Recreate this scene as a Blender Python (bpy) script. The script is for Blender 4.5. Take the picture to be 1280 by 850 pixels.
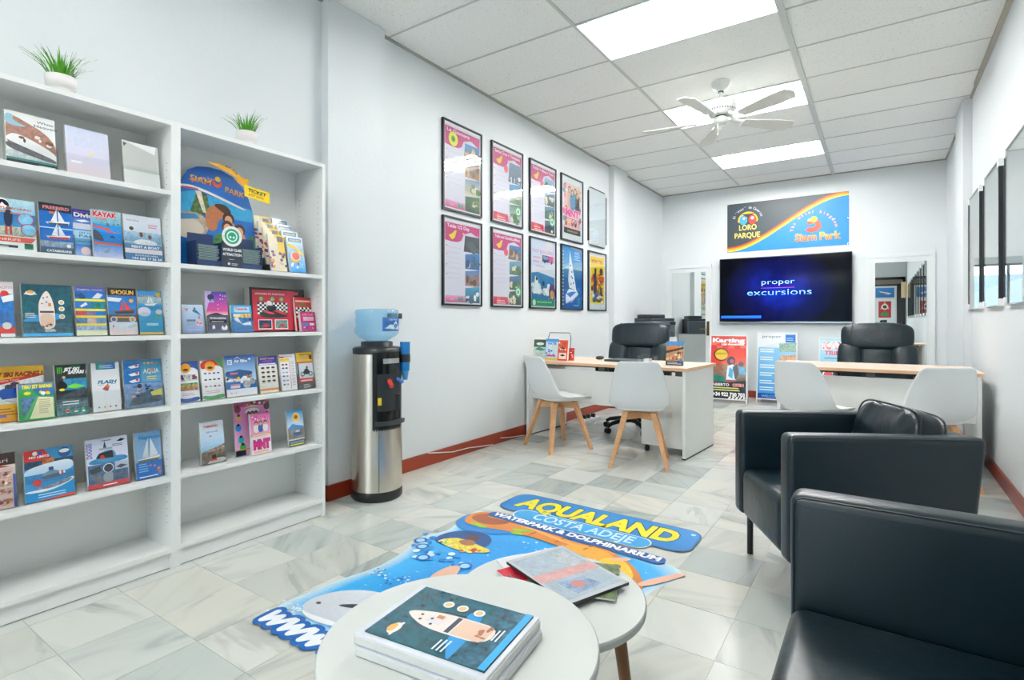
import bpy, bmesh, math, random
from mathutils import Vector, Matrix
random.seed(7)
PI = math.pi
SC = bpy.context.scene
for o in list(bpy.data.objects):
    bpy.data.objects.remove(o)
COL = SC.collection
R = math.radians

# ------------------------------------------------------------------ camera, world, exposure
CAM_YAW, CAM_F, CAM_H, HORIZON = R(34.13), 678.0, 1.115, 402.0
cd = bpy.data.cameras.new('camera'); cam = bpy.data.objects.new('camera', cd); COL.objects.link(cam)
cam.location = (0, 0, CAM_H); cam.rotation_euler = (PI / 2, 0, CAM_YAW)
cd.sensor_width = 36; cd.lens = CAM_F / 1280 * 36; cd.shift_y = -(425 - HORIZON) / 1280
cd.clip_start = 0.02
SC.camera = cam
W = bpy.data.worlds.new('daylight'); SC.world = W; W.use_nodes = True
W.node_tree.nodes['Background'].inputs[0].default_value = (0.86, 0.94, 1.0, 1)
W.node_tree.nodes['Background'].inputs[1].default_value = 8.0
TUBE_STRENGTH = 84.0
SC.view_settings.view_transform = 'Standard'; SC.view_settings.look = 'None'
SC.view_settings.exposure = 0.1; SC.view_settings.gamma = 1.0
SC.view_settings.use_curve_mapping = False

# room (metres): X across, Y into the room, Z up
XL, XR, YF, YB, ZC = -2.905, 0.69, -3.8, 8.606, 3.134

# ------------------------------------------------------------------ colours and materials
def lin(c):
    if isinstance(c, str):
        c = c.lstrip('#'); c = [int(c[i:i + 2], 16) / 255 for i in (0, 2, 4)]
    return tuple((v / 12.92 if v <= .04045 else ((v + .055) / 1.055) ** 2.4) for v in c[:3])
MATS = {}
def nodes_of(m):
    m.use_nodes = True
    nt = m.node_tree
    return nt, nt.nodes, nt.links, nt.nodes['Principled BSDF']
def mat(name, col='#ffffff', rough=.5, metal=0., spec=.5, coat=0., bump=0., bscale=200., vary=0., vscale=6., emit=0.):
    if name in MATS: return MATS[name]
    m = bpy.data.materials.new(name); nt, N, L, b = nodes_of(m)
    c = lin(col)
    b.inputs['Base Color'].default_value = (*c, 1)
    b.inputs['Roughness'].default_value = rough; b.inputs['Metallic'].default_value = metal
    b.inputs['Specular IOR Level'].default_value = spec; b.inputs['Coat Weight'].default_value = coat
    b.inputs['Coat Roughness'].default_value = .08
    tc = N.new('ShaderNodeTexCoord')
    n = N.new('ShaderNodeTexNoise'); n.inputs['Scale'].default_value = vscale; n.inputs['Detail'].default_value = 3
    L.new(tc.outputs['Object'], n.inputs['Vector'])
    mx = N.new('ShaderNodeMix'); mx.data_type = 'RGBA'
    v = max(vary, .015)
    mx.inputs['A'].default_value = (*[x * (1 - v) for x in c], 1); mx.inputs['B'].default_value = (*[min(1, x * (1 + v)) for x in c], 1)
    L.new(n.outputs['Fac'], mx.inputs['Factor']); L.new(mx.outputs['Result'], b.inputs['Base Color'])
    if bump:
        n2 = N.new('ShaderNodeTexNoise'); n2.inputs['Scale'].default_value = bscale; n2.inputs['Detail'].default_value = 4
        L.new(tc.outputs['Object'], n2.inputs['Vector'])
        bp = N.new('ShaderNodeBump'); bp.inputs['Strength'].default_value = bump; bp.inputs['Distance'].default_value = .01
        L.new(n2.outputs['Fac'], bp.inputs['Height']); L.new(bp.outputs['Normal'], b.inputs['Normal'])
    if emit:
        b.inputs['Emission Color'].default_value = (*c, 1); b.inputs['Emission Strength'].default_value = emit
    MATS[name] = m
    return m
def glassy(name, tint='#ffffff', ior=1.45, rough=0., diffuse=0., dcol='#ffffff'):
    if name in MATS: return MATS[name]
    m = bpy.data.materials.new(name); m.use_nodes = True
    nt = m.node_tree; N = nt.nodes; L = nt.links; N.clear()
    out = N.new('ShaderNodeOutputMaterial'); fr = N.new('ShaderNodeFresnel')
    ge = N.new('ShaderNodeNewGeometry'); iv = N.new('ShaderNodeMapRange'); iv.inputs['To Min'].default_value = ior; iv.inputs['To Max'].default_value = 1 / ior
    L.new(ge.outputs['Backfacing'], iv.inputs['Value']); L.new(iv.outputs[0], fr.inputs[0])   # thin sheet: same gloss from both sides
    tr = N.new('ShaderNodeBsdfTransparent'); tr.inputs[0].default_value = (*lin(tint), 1)
    gl = N.new('ShaderNodeBsdfGlossy'); gl.inputs['Roughness'].default_value = rough
    last = tr.outputs[0]
    if diffuse:
        df = N.new('ShaderNodeBsdfDiffuse'); df.inputs[0].default_value = (*lin(dcol), 1)
        m1 = N.new('ShaderNodeMixShader'); m1.inputs[0].default_value = diffuse
        L.new(last, m1.inputs[1]); L.new(df.outputs[0], m1.inputs[2]); last = m1.outputs[0]
    mx = N.new('ShaderNodeMixShader'); L.new(fr.outputs[0], mx.inputs[0]); L.new(last, mx.inputs[1]); L.new(gl.outputs[0], mx.inputs[2])
    L.new(mx.outputs[0], out.inputs[0]); MATS[name] = m
    return m
def print_mat(name, rough=.35, emit=0., coat=0.):
    if name in MATS: return MATS[name]
    m = bpy.data.materials.new(name); nt, N, L, b = nodes_of(m)
    at = N.new('ShaderNodeAttribute'); at.attribute_name = 'Col'
    tc = N.new('ShaderNodeTexCoord')
    n = N.new('ShaderNodeTexNoise'); n.inputs['Scale'].default_value = 55; n.inputs['Detail'].default_value = 5; n.inputs['Roughness'].default_value = .7
    L.new(tc.outputs['Object'], n.inputs['Vector'])
    mr = N.new('ShaderNodeMapRange'); mr.inputs['From Min'].default_value = .3; mr.inputs['From Max'].default_value = .7
    mr.inputs['To Min'].default_value = -1; mr.inputs['To Max'].default_value = 1
    L.new(n.outputs['Fac'], mr.inputs['Value'])
    mu = N.new('ShaderNodeMath'); mu.operation = 'MULTIPLY_ADD'; mu.inputs[2].default_value = 1
    L.new(mr.outputs[0], mu.inputs[0]); L.new(at.outputs['Alpha'], mu.inputs[1])
    vm = N.new('ShaderNodeVectorMath'); vm.operation = 'SCALE'
    L.new(at.outputs['Color'], vm.inputs[0]); L.new(mu.outputs[0], vm.inputs['Scale'])
    L.new(vm.outputs[0], b.inputs['Base Color']); b.inputs['Roughness'].default_value = rough
    b.inputs['Coat Weight'].default_value = coat; b.inputs['Coat Roughness'].default_value = .05
    if emit:
        L.new(vm.outputs[0], b.inputs['Emission Color']); b.inputs['Emission Strength'].default_value = emit
    MATS[name] = m
    return m

def wall_mat():
    m = mat('wall_paint', '#dfe4e6', .6, bump=.10, bscale=38, vary=.012, vscale=1.5)
    return m
def marble_mat():
    m = bpy.data.materials.new('marble_tile'); nt, N, L, b = nodes_of(m)
    oi = N.new('ShaderNodeObjectInfo'); tc = N.new('ShaderNodeTexCoord')
    geo = N.new('ShaderNodeNewGeometry')
    ml = N.new('ShaderNodeMath'); ml.operation = 'MULTIPLY'; ml.inputs[1].default_value = 57
    L.new(oi.outputs['Random'], ml.inputs[0])
    cb = N.new('ShaderNodeCombineXYZ'); L.new(ml.outputs[0], cb.inputs[2]); L.new(ml.outputs[0], cb.inputs[0])
    ad = N.new('ShaderNodeVectorMath'); ad.operation = 'ADD'; L.new(geo.outputs['Position'], ad.inputs[0]); L.new(cb.outputs[0], ad.inputs[1])
    an = N.new('ShaderNodeMath'); an.operation = 'MULTIPLY'; an.inputs[1].default_value = 9.0; L.new(oi.outputs['Random'], an.inputs[0])
    ro = N.new('ShaderNodeVectorRotate'); ro.rotation_type = 'Z_AXIS'; L.new(ad.outputs[0], ro.inputs['Vector']); L.new(an.outputs[0], ro.inputs['Angle'])
    mp = N.new('ShaderNodeMapping'); mp.inputs['Scale'].default_value = (1.0, 4.5, 1); L.new(ro.outputs[0], mp.inputs['Vector'])
    n = N.new('ShaderNodeTexNoise'); n.inputs['Scale'].default_value = 1.6; n.inputs['Detail'].default_value = 6; n.inputs['Distortion'].default_value = .8
    L.new(mp.outputs[0], n.inputs['Vector'])
    cr = N.new('ShaderNodeValToRGB'); e = cr.color_ramp.elements
    e[0].position = .30; e[0].color = (*lin('#c6cbca'), 1); e[1].position = .52; e[1].color = (*lin('#ecede8'), 1)
    e.new(.40).color = (*lin('#e0e2de'), 1); e.new(.75).color = (*lin('#f1f0ea'), 1)
    L.new(n.outputs['Fac'], cr.inputs[0])
    # whole-tile shade
    cr2 = N.new('ShaderNodeValToRGB'); f = cr2.color_ramp.elements
    f[0].position = 0; f[0].color = (*lin('#d3d5d0'), 1); f[1].position = 1; f[1].color = (*lin('#aeb7b8'), 1)
    f.new(.3).color = (*lin('#e2e0d8'), 1); f.new(.55).color = (*lin('#e3e5e2'), 1); f.new(.74).color = (*lin('#c9d0d0'), 1)
    wn = N.new('ShaderNodeTexWhiteNoise'); wn.noise_dimensions = '1D'; L.new(ml.outputs[0], wn.inputs['W'])
    L.new(wn.outputs['Value'], cr2.inputs[0])
    mx = N.new('ShaderNodeMix'); mx.data_type = 'RGBA'; mx.blend_type = 'MULTIPLY'; mx.inputs['Factor'].default_value = .85
    L.new(cr.outputs[0], mx.inputs['A']); L.new(cr2.outputs[0], mx.inputs['B'])
    # thin dark veins
    v = N.new('ShaderNodeTexNoise'); v.inputs['Scale'].default_value = 1.1; v.inputs['Detail'].default_value = 8; v.inputs['Distortion'].default_value = 1.5
    L.new(mp.outputs[0], v.inputs['Vector'])
    cr3 = N.new('ShaderNodeValToRGB'); g = cr3.color_ramp.elements
    g[0].position = .335; g[0].color = (.45, .47, .48, 1); g[1].position = .40; g[1].color = (1, 1, 1, 1)
    L.new(v.outputs['Fac'], cr3.inputs[0])
    mx2 = N.new('ShaderNodeMix'); mx2.data_type = 'RGBA'; mx2.blend_type = 'MULTIPLY'; mx2.inputs['Factor'].default_value = .35
    L.new(mx.outputs['Result'], mx2.inputs['A']); L.new(cr3.outputs[0], mx2.inputs['B'])
    L.new(mx2.outputs['Result'], b.inputs['Base Color'])
    b.inputs['Roughness'].default_value = .22; b.inputs['Specular IOR Level'].default_value = .4
    return m
def ceil_mat():
    m = bpy.data.materials.new('mineral_fibre'); nt, N, L, b = nodes_of(m)
    tc = N.new('ShaderNodeNewGeometry')
    n = N.new('ShaderNodeTexNoise'); n.inputs['Scale'].default_value = 85; n.inputs['Detail'].default_value = 4; n.inputs['Roughness'].default_value = .65
    L.new(tc.outputs['Position'], n.inputs['Vector'])
    cr = N.new('ShaderNodeValToRGB'); e = cr.color_ramp.elements
    e[0].position = .30; e[0].color = (*lin('#bcbeba'), 1); e[1].position = .40; e[1].color = (*lin('#fafbf8'), 1)
    L.new(n.outputs['Fac'], cr.inputs[0])
    oi = N.new('ShaderNodeObjectInfo'); mr = N.new('ShaderNodeMapRange'); mr.inputs['To Min'].default_value = .95; mr.inputs['To Max'].default_value = 1.0
    L.new(oi.outputs['Random'], mr.inputs['Value'])
    vm = N.new('ShaderNodeVectorMath'); vm.operation = 'SCALE'; L.new(cr.outputs[0], vm.inputs[0]); L.new(mr.outputs[0], vm.inputs['Scale'])
    L.new(vm.outputs[0], b.inputs['Base Color']); b.inputs['Roughness'].default_value = .9
    bp = N.new('ShaderNodeBump'); bp.inputs['Strength'].default_value = .4; bp.inputs['Distance'].default_value = .004
    L.new(n.outputs['Fac'], bp.inputs['Height']); L.new(bp.outputs[0], b.inputs['Normal'])
    return m
def wood_mat(name, c1, c2, rough=.45, scale=(2, 30, 30)):
    m = bpy.data.materials.new(name); nt, N, L, b = nodes_of(m)
    tc = N.new('ShaderNodeTexCoord'); mp = N.new('ShaderNodeMapping'); mp.inputs['Scale'].default_value = scale
    L.new(tc.outputs['Object'], mp.inputs['Vector'])
    n = N.new('ShaderNodeTexNoise'); n.inputs['Scale'].default_value = 1.5; n.inputs['Detail'].default_value = 5
    L.new(mp.outputs[0], n.inputs['Vector'])
    mx = N.new('ShaderNodeMix'); mx.data_type = 'RGBA'; mx.inputs['A'].default_value = (*lin(c1), 1); mx.inputs['B'].default_value = (*lin(c2), 1)
    L.new(n.outputs['Fac'], mx.inputs['Factor']); L.new(mx.outputs['Result'], b.inputs['Base Color']); b.inputs['Roughness'].default_value = rough
    MATS[name] = m
    return m
def brushed_steel():
    m = bpy.data.materials.new('brushed_steel'); nt, N, L, b = nodes_of(m)
    tc = N.new('ShaderNodeTexCoord'); mp = N.new('ShaderNodeMapping'); mp.inputs['Scale'].default_value = (40, 40, 1)
    L.new(tc.outputs['Object'], mp.inputs['Vector'])
    n = N.new('ShaderNodeTexNoise'); n.inputs['Scale'].default_value = 3; L.new(mp.outputs[0], n.inputs['Vector'])
    mr = N.new('ShaderNodeMapRange'); mr.inputs['To Min'].default_value = .25; mr.inputs['To Max'].default_value = .28
    L.new(n.outputs['Fac'], mr.inputs['Value']); L.new(mr.outputs[0], b.inputs['Roughness'])
    b.inputs['Base Color'].default_value = (*lin('#cfc8bd'), 1); b.inputs['Metallic'].default_value = 1
    MATS['brushed_steel'] = m
    return m

# ------------------------------------------------------------------ mesh builder
class M:
    def __init__(s): s.v = []; s.f = []; s.sm = []
    def add(s, vs, fs, smooth=False, T=None):
        k = len(s.v)
        s.v += [tuple(T @ Vector(p)) if T else tuple(p) for p in vs]
        s.f += [tuple(i + k for i in f) for f in fs]; s.sm += [smooth] * len(fs)
        return s
    def box(s, x0, x1, y0, y1, z0, z1, T=None):
        vs = [(x, y, z) for z in (z0, z1) for y in (y0, y1) for x in (x0, x1)]
        return s.add(vs, [(0, 2, 3, 1), (4, 5, 7, 6), (0, 1, 5, 4), (2, 6, 7, 3), (0, 4, 6, 2), (1, 3, 7, 5)], False, T)
    def prism(s, pts, z0, z1, T=None):          # polygon in XY extruded in Z
        n = len(pts)
        a = sum(pts[i][0] * pts[(i + 1) % n][1] - pts[(i + 1) % n][0] * pts[i][1] for i in range(n))
        if a < 0: pts = pts[::-1]
        vs = [(x, y, z0) for x, y in pts] + [(x, y, z1) for x, y in pts]
        fs = [tuple(range(n))[::-1], tuple(range(n, 2 * n))] + [(i, (i + 1) % n, n + (i + 1) % n, n + i) for i in range(n)]
        return s.add(vs, fs, False, T)
    def cyl(s, p0, p1, r0, r1=None, n=16, caps=True, smooth=True):
        r1 = r0 if r1 is None else r1
        p0 = Vector(p0); p1 = Vector(p1); d = (p1 - p0).normalized()
        a = d.orthogonal().normalized(); b = d.cross(a)
        vs = []
        for p, r in ((p0, r0), (p1, r1)):
            vs += [p + (a * math.cos(2 * PI * i / n) + b * math.sin(2 * PI * i / n)) * r for i in range(n)]
        s.add(vs, [(i, (i + 1) % n, n + (i + 1) % n, n + i) for i in range(n)], smooth)
        if caps: s.add(vs, [tuple(range(n))[::-1], tuple(range(n, 2 * n))])
        return s
    def lathe(s, prof, n=32, c=(0, 0), smooth=True, cap=True):
        vs = [(c[0] + r * math.cos(2 * PI * i / n), c[1] + r * math.sin(2 * PI * i / n), z) for r, z in prof for i in range(n)]
        fs = [(j * n + i, j * n + (i + 1) % n, (j + 1) * n + (i + 1) % n, (j + 1) * n + i) for j in range(len(prof) - 1) for i in range(n)]
        s.add(vs, fs, smooth)
        if cap: s.add(vs, [tuple(range(n))[::-1], tuple(range((len(prof) - 1) * n, len(prof) * n))])
        return s
    def tube(s, pts, r, n=8, closed=False):
        P = [Vector(p) for p in pts]; m = len(P); vs = []; a = None
        for i in range(m):
            d = (P[(i + 1) % m] - P[i - 1]) if closed or 0 < i < m - 1 else (P[min(i + 1, m - 1)] - P[max(i - 1, 0)])
            d.normalize()
            a = d.orthogonal() if a is None else a - d * a.dot(d)
            a.normalize(); b = d.cross(a)
            rr = r[i] if isinstance(r, (list, tuple)) else r
            vs += [P[i] + (a * math.cos(2 * PI * k / n) + b * math.sin(2 * PI * k / n)) * rr for k in range(n)]
        q = m if closed else m - 1
        s.add(vs, [(j * n + i, j * n + (i + 1) % n, ((j + 1) % m) * n + (i + 1) % n, ((j + 1) % m) * n + i) for j in range(q) for i in range(n)], True)
        if not closed: s.add(vs, [tuple(range(n))[::-1], tuple(range((m - 1) * n, m * n))])
        return s
    def sup(s, c, r, e=.4, nu=28, nv=14, e2=None, T=None):   # superellipsoid cushion
        e2 = e if e2 is None else e2
        sg = lambda x, p: math.copysign(abs(x) ** p, x)
        vs = []
        for j in range(1, nv):
            t = -PI / 2 + PI * j / nv
            for i in range(nu):
                p = 2 * PI * i / nu
                vs.append((c[0] + r[0] * sg(math.cos(t), e2) * sg(math.cos(p), e), c[1] + r[1] * sg(math.cos(t), e2) * sg(math.sin(p), e), c[2] + r[2] * sg(math.sin(t), e2)))
        vs += [(c[0], c[1], c[2] - r[2]), (c[0], c[1], c[2] + r[2])]
        k = (nv - 1) * nu
        fs = [(j * nu + i, j * nu + (i + 1) % nu, (j + 1) * nu + (i + 1) % nu, (j + 1) * nu + i) for j in range(nv - 2) for i in range(nu)]
        fs += [(k, (i + 1) % nu, i) for i in range(nu)] + [(k + 1, (nv - 2) * nu + i, (nv - 2) * nu + (i + 1) % nu) for i in range(nu)]
        return s.add(vs, fs, True, T)
    def mesh(s, name):
        me = bpy.data.meshes.new(name); me.from_pydata(s.v, [], s.f)
        me.polygons.foreach_set('use_smooth', s.sm); me.update()
        return me
def rbox(x0, x1, y0, y1, z0, z1, r=.01, seg=3, shape=None):
    bm = bmesh.new()
    if shape:                                   # side profile (y,z) polygon extruded over x
        a = [bm.verts.new((x0, y, z)) for y, z in shape]; b = [bm.verts.new((x1, y, z)) for y, z in shape]
        n = len(shape); bm.faces.new(a[::-1]); bm.faces.new(b)
        for i in range(n): bm.faces.new((a[i], a[(i + 1) % n], b[(i + 1) % n], b[i]))
        bmesh.ops.recalc_face_normals(bm, faces=bm.faces)
    else:
        m = M().box(x0, x1, y0, y1, z0, z1)
        vs = [bm.verts.new(v) for v in m.v]
        for f in m.f: bm.faces.new([vs[i] for i in f])
    bmesh.ops.bevel(bm, geom=list(bm.edges) + list(bm.verts), offset=r, segments=seg, profile=.5, affect='EDGES')
    bmesh.ops.recalc_face_normals(bm, faces=bm.faces)
    o = M(); bm.verts.index_update()
    o.add([v.co[:] for v in bm.verts], [[v.index for v in f.verts] for f in bm.faces], True)
    bm.free()
    return o
def obj(name, m, material, parent=None, kind=None):
    me = m.mesh(name) if isinstance(m, M) else m
    o = bpy.data.objects.new(name, me); COL.objects.link(o)
    if material and not me.materials: me.materials.append(material)
    if parent: o.parent = parent
    if kind: o['kind'] = kind
    return o
def tag(o, label, cat, group=None):
    o['label'] = label; o['category'] = cat
    if group: o['group'] = group
    return o
def thing(name, label, cat, loc=(0, 0, 0), rz=0., group=None, rx=0.):
    o = bpy.data.objects.new(name, None); COL.objects.link(o); o.empty_display_size = .05
    o.location = loc; o.rotation_euler = (rx, 0, rz)
    return tag(o, label, cat, group)
def struct(name, m, material, label=None):
    o = obj(name, m, material, kind='structure')
    if label: o['label'] = label
    return o
def sempty(name, loc=(0, 0, 0), rz=0.):
    o = bpy.data.objects.new(name, None); COL.objects.link(o); o.location = loc; o.rotation_euler = (0, 0, rz); o['kind'] = 'structure'; o.empty_display_size = .05
    return o

# ------------------------------------------------------------------ flat print (lettering, pictures)
def chaikin(pts, k=2):
    for _ in range(k):
        q = []
        for i in range(len(pts)):
            (ax, ay), (bx_, by_) = pts[i], pts[(i + 1) % len(pts)]
            q += [(ax * .75 + bx_ * .25, ay * .75 + by_ * .25), (ax * .25 + bx_ * .75, ay * .25 + by_ * .75)]
        pts = q
    return pts
TXT = {}
def text_geo(s, off=0.):
    k = (s, off)
    if k in TXT: return TXT[k]
    cu = bpy.data.curves.new('lettering', 'FONT'); cu.body = s; cu.offset = off; cu.resolution_u = 3; cu.fill_mode = 'FRONT'
    ob = bpy.data.objects.new('lettering', cu)
    me = bpy.data.meshes.new_from_object(ob)
    vs = [(v.co.x, v.co.y) for v in me.vertices]; fs = [tuple(p.vertices) for p in me.polygons]
    bpy.data.objects.remove(ob); bpy.data.curves.remove(cu); bpy.data.meshes.remove(me)
    x0 = min(v[0] for v in vs); x1 = max(v[0] for v in vs)
    TXT[k] = (vs, fs, x0, x1)
    return TXT[k]
CAP = .69
class Print:
    """collects flat coloured shapes on a w x h sheet; u,v are fractions of it"""
    def __init__(s, w, h, bg='#ffffff', n=0., dz=.00004):
        s.w = w; s.h = h; s.v = []; s.f = []; s.c = []; s.z = 0; s.dz = dz; s.sm = False
        if bg: s.R(0, 0, 1, 1, bg, n=n)
    def raw(s, pts, faces, cols):                  # metric points
        k = len(s.v); s.v += [(x, y, s.z) for x, y in pts]; s.f += [tuple(i + k for i in f) for f in faces]; s.c += cols
        s.z += s.dz
        return s
    def R(s, x0, y0, x1, y1, c, c2=None, n=0., steps=1):
        a = (*lin(c), n); b = (*lin(c2), n) if c2 else a
        p = [(x0 * s.w, y0 * s.h), (x1 * s.w, y0 * s.h), (x1 * s.w, y1 * s.h), (x0 * s.w, y1 * s.h)]
        return s.raw(p, [(0, 1, 2, 3)], [a, a, b, b])
    def P(s, pts, c, c2=None, n=0.):
        a = (*lin(c), n)
        if s.sm and len(pts) >= 5: pts = chaikin(pts)
        p = [(x * s.w, y * s.h) for x, y in pts]
        if c2:
            b = (*lin(c2), n); ys = [q[1] for q in pts]; lo, hi = min(ys), max(ys)
            cols = [tuple(a[i] + (b[i] - a[i]) * (q[1] - lo) / max(hi - lo, 1e-6) for i in range(4)) for q in pts]
        else: cols = [a] * len(p)
        return s.raw(p, [tuple(range(len(p)))], cols)
    def E(s, cx, cy, rx, c, ry=None, n=0., k=18, a0=0, a1=360):   # radii as fractions of the width
        ry = rx if ry is None else ry
        m = k if a1 - a0 == 360 else k + 1
        p = [(cx * s.w + rx * s.w * math.cos(R(a0 + (a1 - a0) * i / k)), cy * s.h + ry * s.w * math.sin(R(a0 + (a1 - a0) * i / k))) for i in range(m)]
        return s.raw(p, [tuple(range(m))], [(*lin(c), n)] * m)
    def T(s, t, x, y, h, c, al='C', fit=None, bold=0., out=None, ow=.05, shear=0., c2=None, rot=0., sx=1.):
        """text, cap height h (fraction of sheet height), baseline at y; fit = width as fraction of the sheet width"""
        vs, fs, x0, x1 = text_geo(t, bold)
        k = h * s.h / CAP; wd = (x1 - x0)
        kx = fit * s.w / wd if fit else k * sx
        ox = {'L': -x0, 'C': -(x0 + x1) / 2, 'R': -x1}[al]
        ca, sa = math.cos(R(rot)), math.sin(R(rot))
        def tf(V, o=(0, 0)):
            q = [((a + ox) * kx + shear * b * k, b * k) for a, b in V]
            return [(x * s.w + a * ca - b * sa, y * s.h + a * sa + b * ca) for a, b in q]
        if out:
            v2, f2, _, _ = text_geo(t, bold + ow)
            s.raw(tf(v2), f2, [(*lin(out), 0)] * len(v2))
        a = lin(c); b = lin(c2) if c2 else a
        cols = [tuple(a[i] + (b[i] - a[i]) * min(1, max(0, q[1] / CAP)) for i in range(3)) + (0,) for q in vs]
        return s.raw(tf(vs), fs, cols)
    def arc(s, t, cx, cy, r, h, c, mid=90, span=120, out=None):   # lettering on an arch
        n = len(t)
        for i, ch in enumerate(t):
            if ch == ' ': continue
            a = mid + span / 2 - span * (i + .5) / n
            s.T(ch, cx + r * math.cos(R(a)), cy + r * s.w / s.h * math.sin(R(a)), h, c, rot=a - 90, out=out)
        return s
    def lines(s, x0, x1, y, dy, k, c, h=.4, jit=.3):              # blocks of small print
        for i in range(k):
            s.R(x0, y - i * dy, x1 - (x1 - x0) * jit * random.random(), y - i * dy + dy * h, c)
        return s
    def blobs(s, x0, y0, x1, y1, cols, k=14, r=.05, n=.5):
        for i in range(k):
            s.E(random.uniform(x0, x1), random.uniform(y0, y1), r * random.uniform(.5, 1.3), random.choice(cols), ry=r * random.uniform(.4, 1.2), n=n, k=7)
        return s
    def mesh(s, name, f=None):
        f = f or (lambda x, y, z: (x - s.w / 2, -z, y))
        me = bpy.data.meshes.new(name)
        me.from_pydata([f(*v) for v in s.v], [], s.f)
        at = me.color_attributes.new('Col', 'FLOAT_COLOR', 'POINT')
        at.data.foreach_set('color', [x for c in s.c for x in c])
        me.update()
        return me

# ------------------------------------------------------------------ shared materials
WALL = wall_mat(); MARBLE = marble_mat(); CEIL = ceil_mat(); STEEL = brushed_steel()
WHITE = mat('white_laminate', '#eceeec', .38); WHITEP = mat('white_plastic', '#f1f3f3', .35)
WFRAME = mat('white_paint_gloss', '#e3e7e8', .4)
BLACKP = mat('black_plastic', '#14181b', .38); BLACKF = mat('black_frame', '#0f1519', .4)
GREYP = mat('grey_plastic', '#4a545a', .45); DGREY = mat('dark_grey_plastic', '#2b3338', .42)
LEATHER = mat('black_leather', '#071c24', .32, spec=.5, bump=.12, bscale=420, vary=.1, vscale=9)
LEATHERW = mat('creased_leather', '#091c24', .32, spec=.45, bump=.55, bscale=14, vary=.1, vscale=9)
BEECH = wood_mat('beech', '#c98f5f', '#e0b184'); MAPLE = wood_mat('maple_laminate', '#e6cfb8', '#efdccb', .4)
MAPLE_E = wood_mat('maple_edge', '#cfa27c', '#dcb491', .4)
WALNUT = wood_mat('walnut', '#6b4427', '#8a5b36'); SKIRT = wood_mat('red_skirting', '#7c2712', '#96351b', .32, (20, 2, 20))
INK = print_mat('print_ink', .4); INKG = print_mat('glossy_print_ink', .22, coat=.3); STICK = print_mat('floor_vinyl_ink', .35)
SCREEN = print_mat('screen_ink', .15, emit=1.0)
GLASS = glassy('clear_pane', '#fbfdfc', 1.45); ACRYL = glassy('clear_acrylic', '#fdfefe', 1.38)
MIRROR = mat('mirror_silver', '#eef2f0', .0, 1.0); CHROME = mat('chrome', '#c9cccd', .15, 1.0); BRASS = mat('brass', '#c9a24a', .25, 1.0)
PAPER = mat('page_edges', '#e3e3df', .7, vary=.05, vscale=90)

# ================================================================== THE ROOM
m = M()
m.box(XL - .12, XL, YF - .12, YB + .12, -.05, 3.4); struct('wall_left', m, WALL)
struct('wall_right', M().box(XR, XR + .12, YF - .12, YB + .12, -.05, 3.4), WALL)
struct('wall_back', M().box(XL, XR, YB, YB + .12, -.05, 3.4), WALL)
# shop front wall with a glazed opening and an entrance
WX0, WX1, WZ0, WZ1 = -2.75, -.75, .25, 2.8
m = M(); m.box(XL, WX0, YF - .12, YF, -.05, 3.4); m.box(WX1, XR, YF - .12, YF, -.05, 3.4)
m.box(WX0, WX1, YF - .12, YF, -.05, WZ0); m.box(WX0, WX1, YF - .12, YF, WZ1, 3.4); struct('wall_front', m, WALL)
w = sempty('window_1', ((WX0 + WX1) / 2, YF - .06, WZ0)); hw = (WX1 - WX0) / 2; hh = WZ1 - WZ0
m = M()
for x in (-hw, -.03, hw - .06): m.box(x, x + .06, -.03, .03, 0, hh)
m.box(-hw, hw, -.03, .03, 0, .06); m.box(-hw, hw, -.03, .03, hh - .06, hh); obj('window_frame', m, BLACKF, w)
for x in (-hw + .06, .03): obj('pane', M().box(x, x + hw - .09, -.004, .004, .06, hh - .06), GLASS, w)
pl = bpy.data.lights.new('window_portal', 'AREA'); pl.shape = 'RECTANGLE'; pl.size = WX1 - WX0; pl.size_y = hh; pl.cycles.is_portal = True
po = bpy.data.objects.new('window_portal', pl); COL.objects.link(po); po.location = ((WX0 + WX1) / 2, YF - .13, WZ0 + hh / 2); po.rotation_euler = (PI / 2, 0, 0)
struct('street_pavement', M().box(-20, 20, -22, YF - .14, -.2, -.02), mat('pavement', '#cdbfb2', .8, vary=.06), 'beige street pavement outside the shop window')
struct('street_building', M().box(-16, 16, -22, -18, -.02, 3.4), mat('facade_bluegrey', '#7f93a8', .8, vary=.1), 'low blue-grey building across the street')
# pilasters
struct('trim_1', M().box(XL, -2.838, 2.15, 2.615, 0, ZC), WALL)
struct('trim_2', M().box(XL, -2.835, 6.53, 6.98, 0, ZC), WALL)
struct('trim_3', M().box(.625, XR, 6.36, 6.95, 0, ZC), WALL)

# skirting boards
def skirt(name, runs):
    m = M()
    for x0, x1, y0, y1 in runs: m.box(x0, x1, y0, y1, 0, .092); m.box(min(x0, x1), max(x0, x1), y0, y1, .092, .097)
    struct(name, m, SKIRT)
t = .014
skirt('baseboard_left', [(XL, XL + t, YF + .02, .375), (XL, XL + t, 1.985, 2.15 - t), (XL, -2.838 + t, 2.15 - t, 2.15), (-2.838, -2.838 + t, 2.15, 2.615), (XL, -2.838 + t, 2.615, 2.615 + t),
      (XL, XL + t, 2.615 + t, 6.53 - t), (XL, -2.835 + t, 6.53 - t, 6.53), (-2.835, -2.835 + t, 6.53, 6.98), (XL, -2.835 + t, 6.98, 6.98 + t), (XL, XL + t, 6.98 + t, YB - t)])
skirt('baseboard_right', [(XR - t, XR, YF + .02, 6.36 - t), (.625 - t, XR, 6.36 - t, 6.36), (.625 - t, .625, 6.36, 6.95), (.625 - t, XR, 6.95, 6.95 + t), (XR - t, XR, 6.95 + t, YB - t)])
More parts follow.
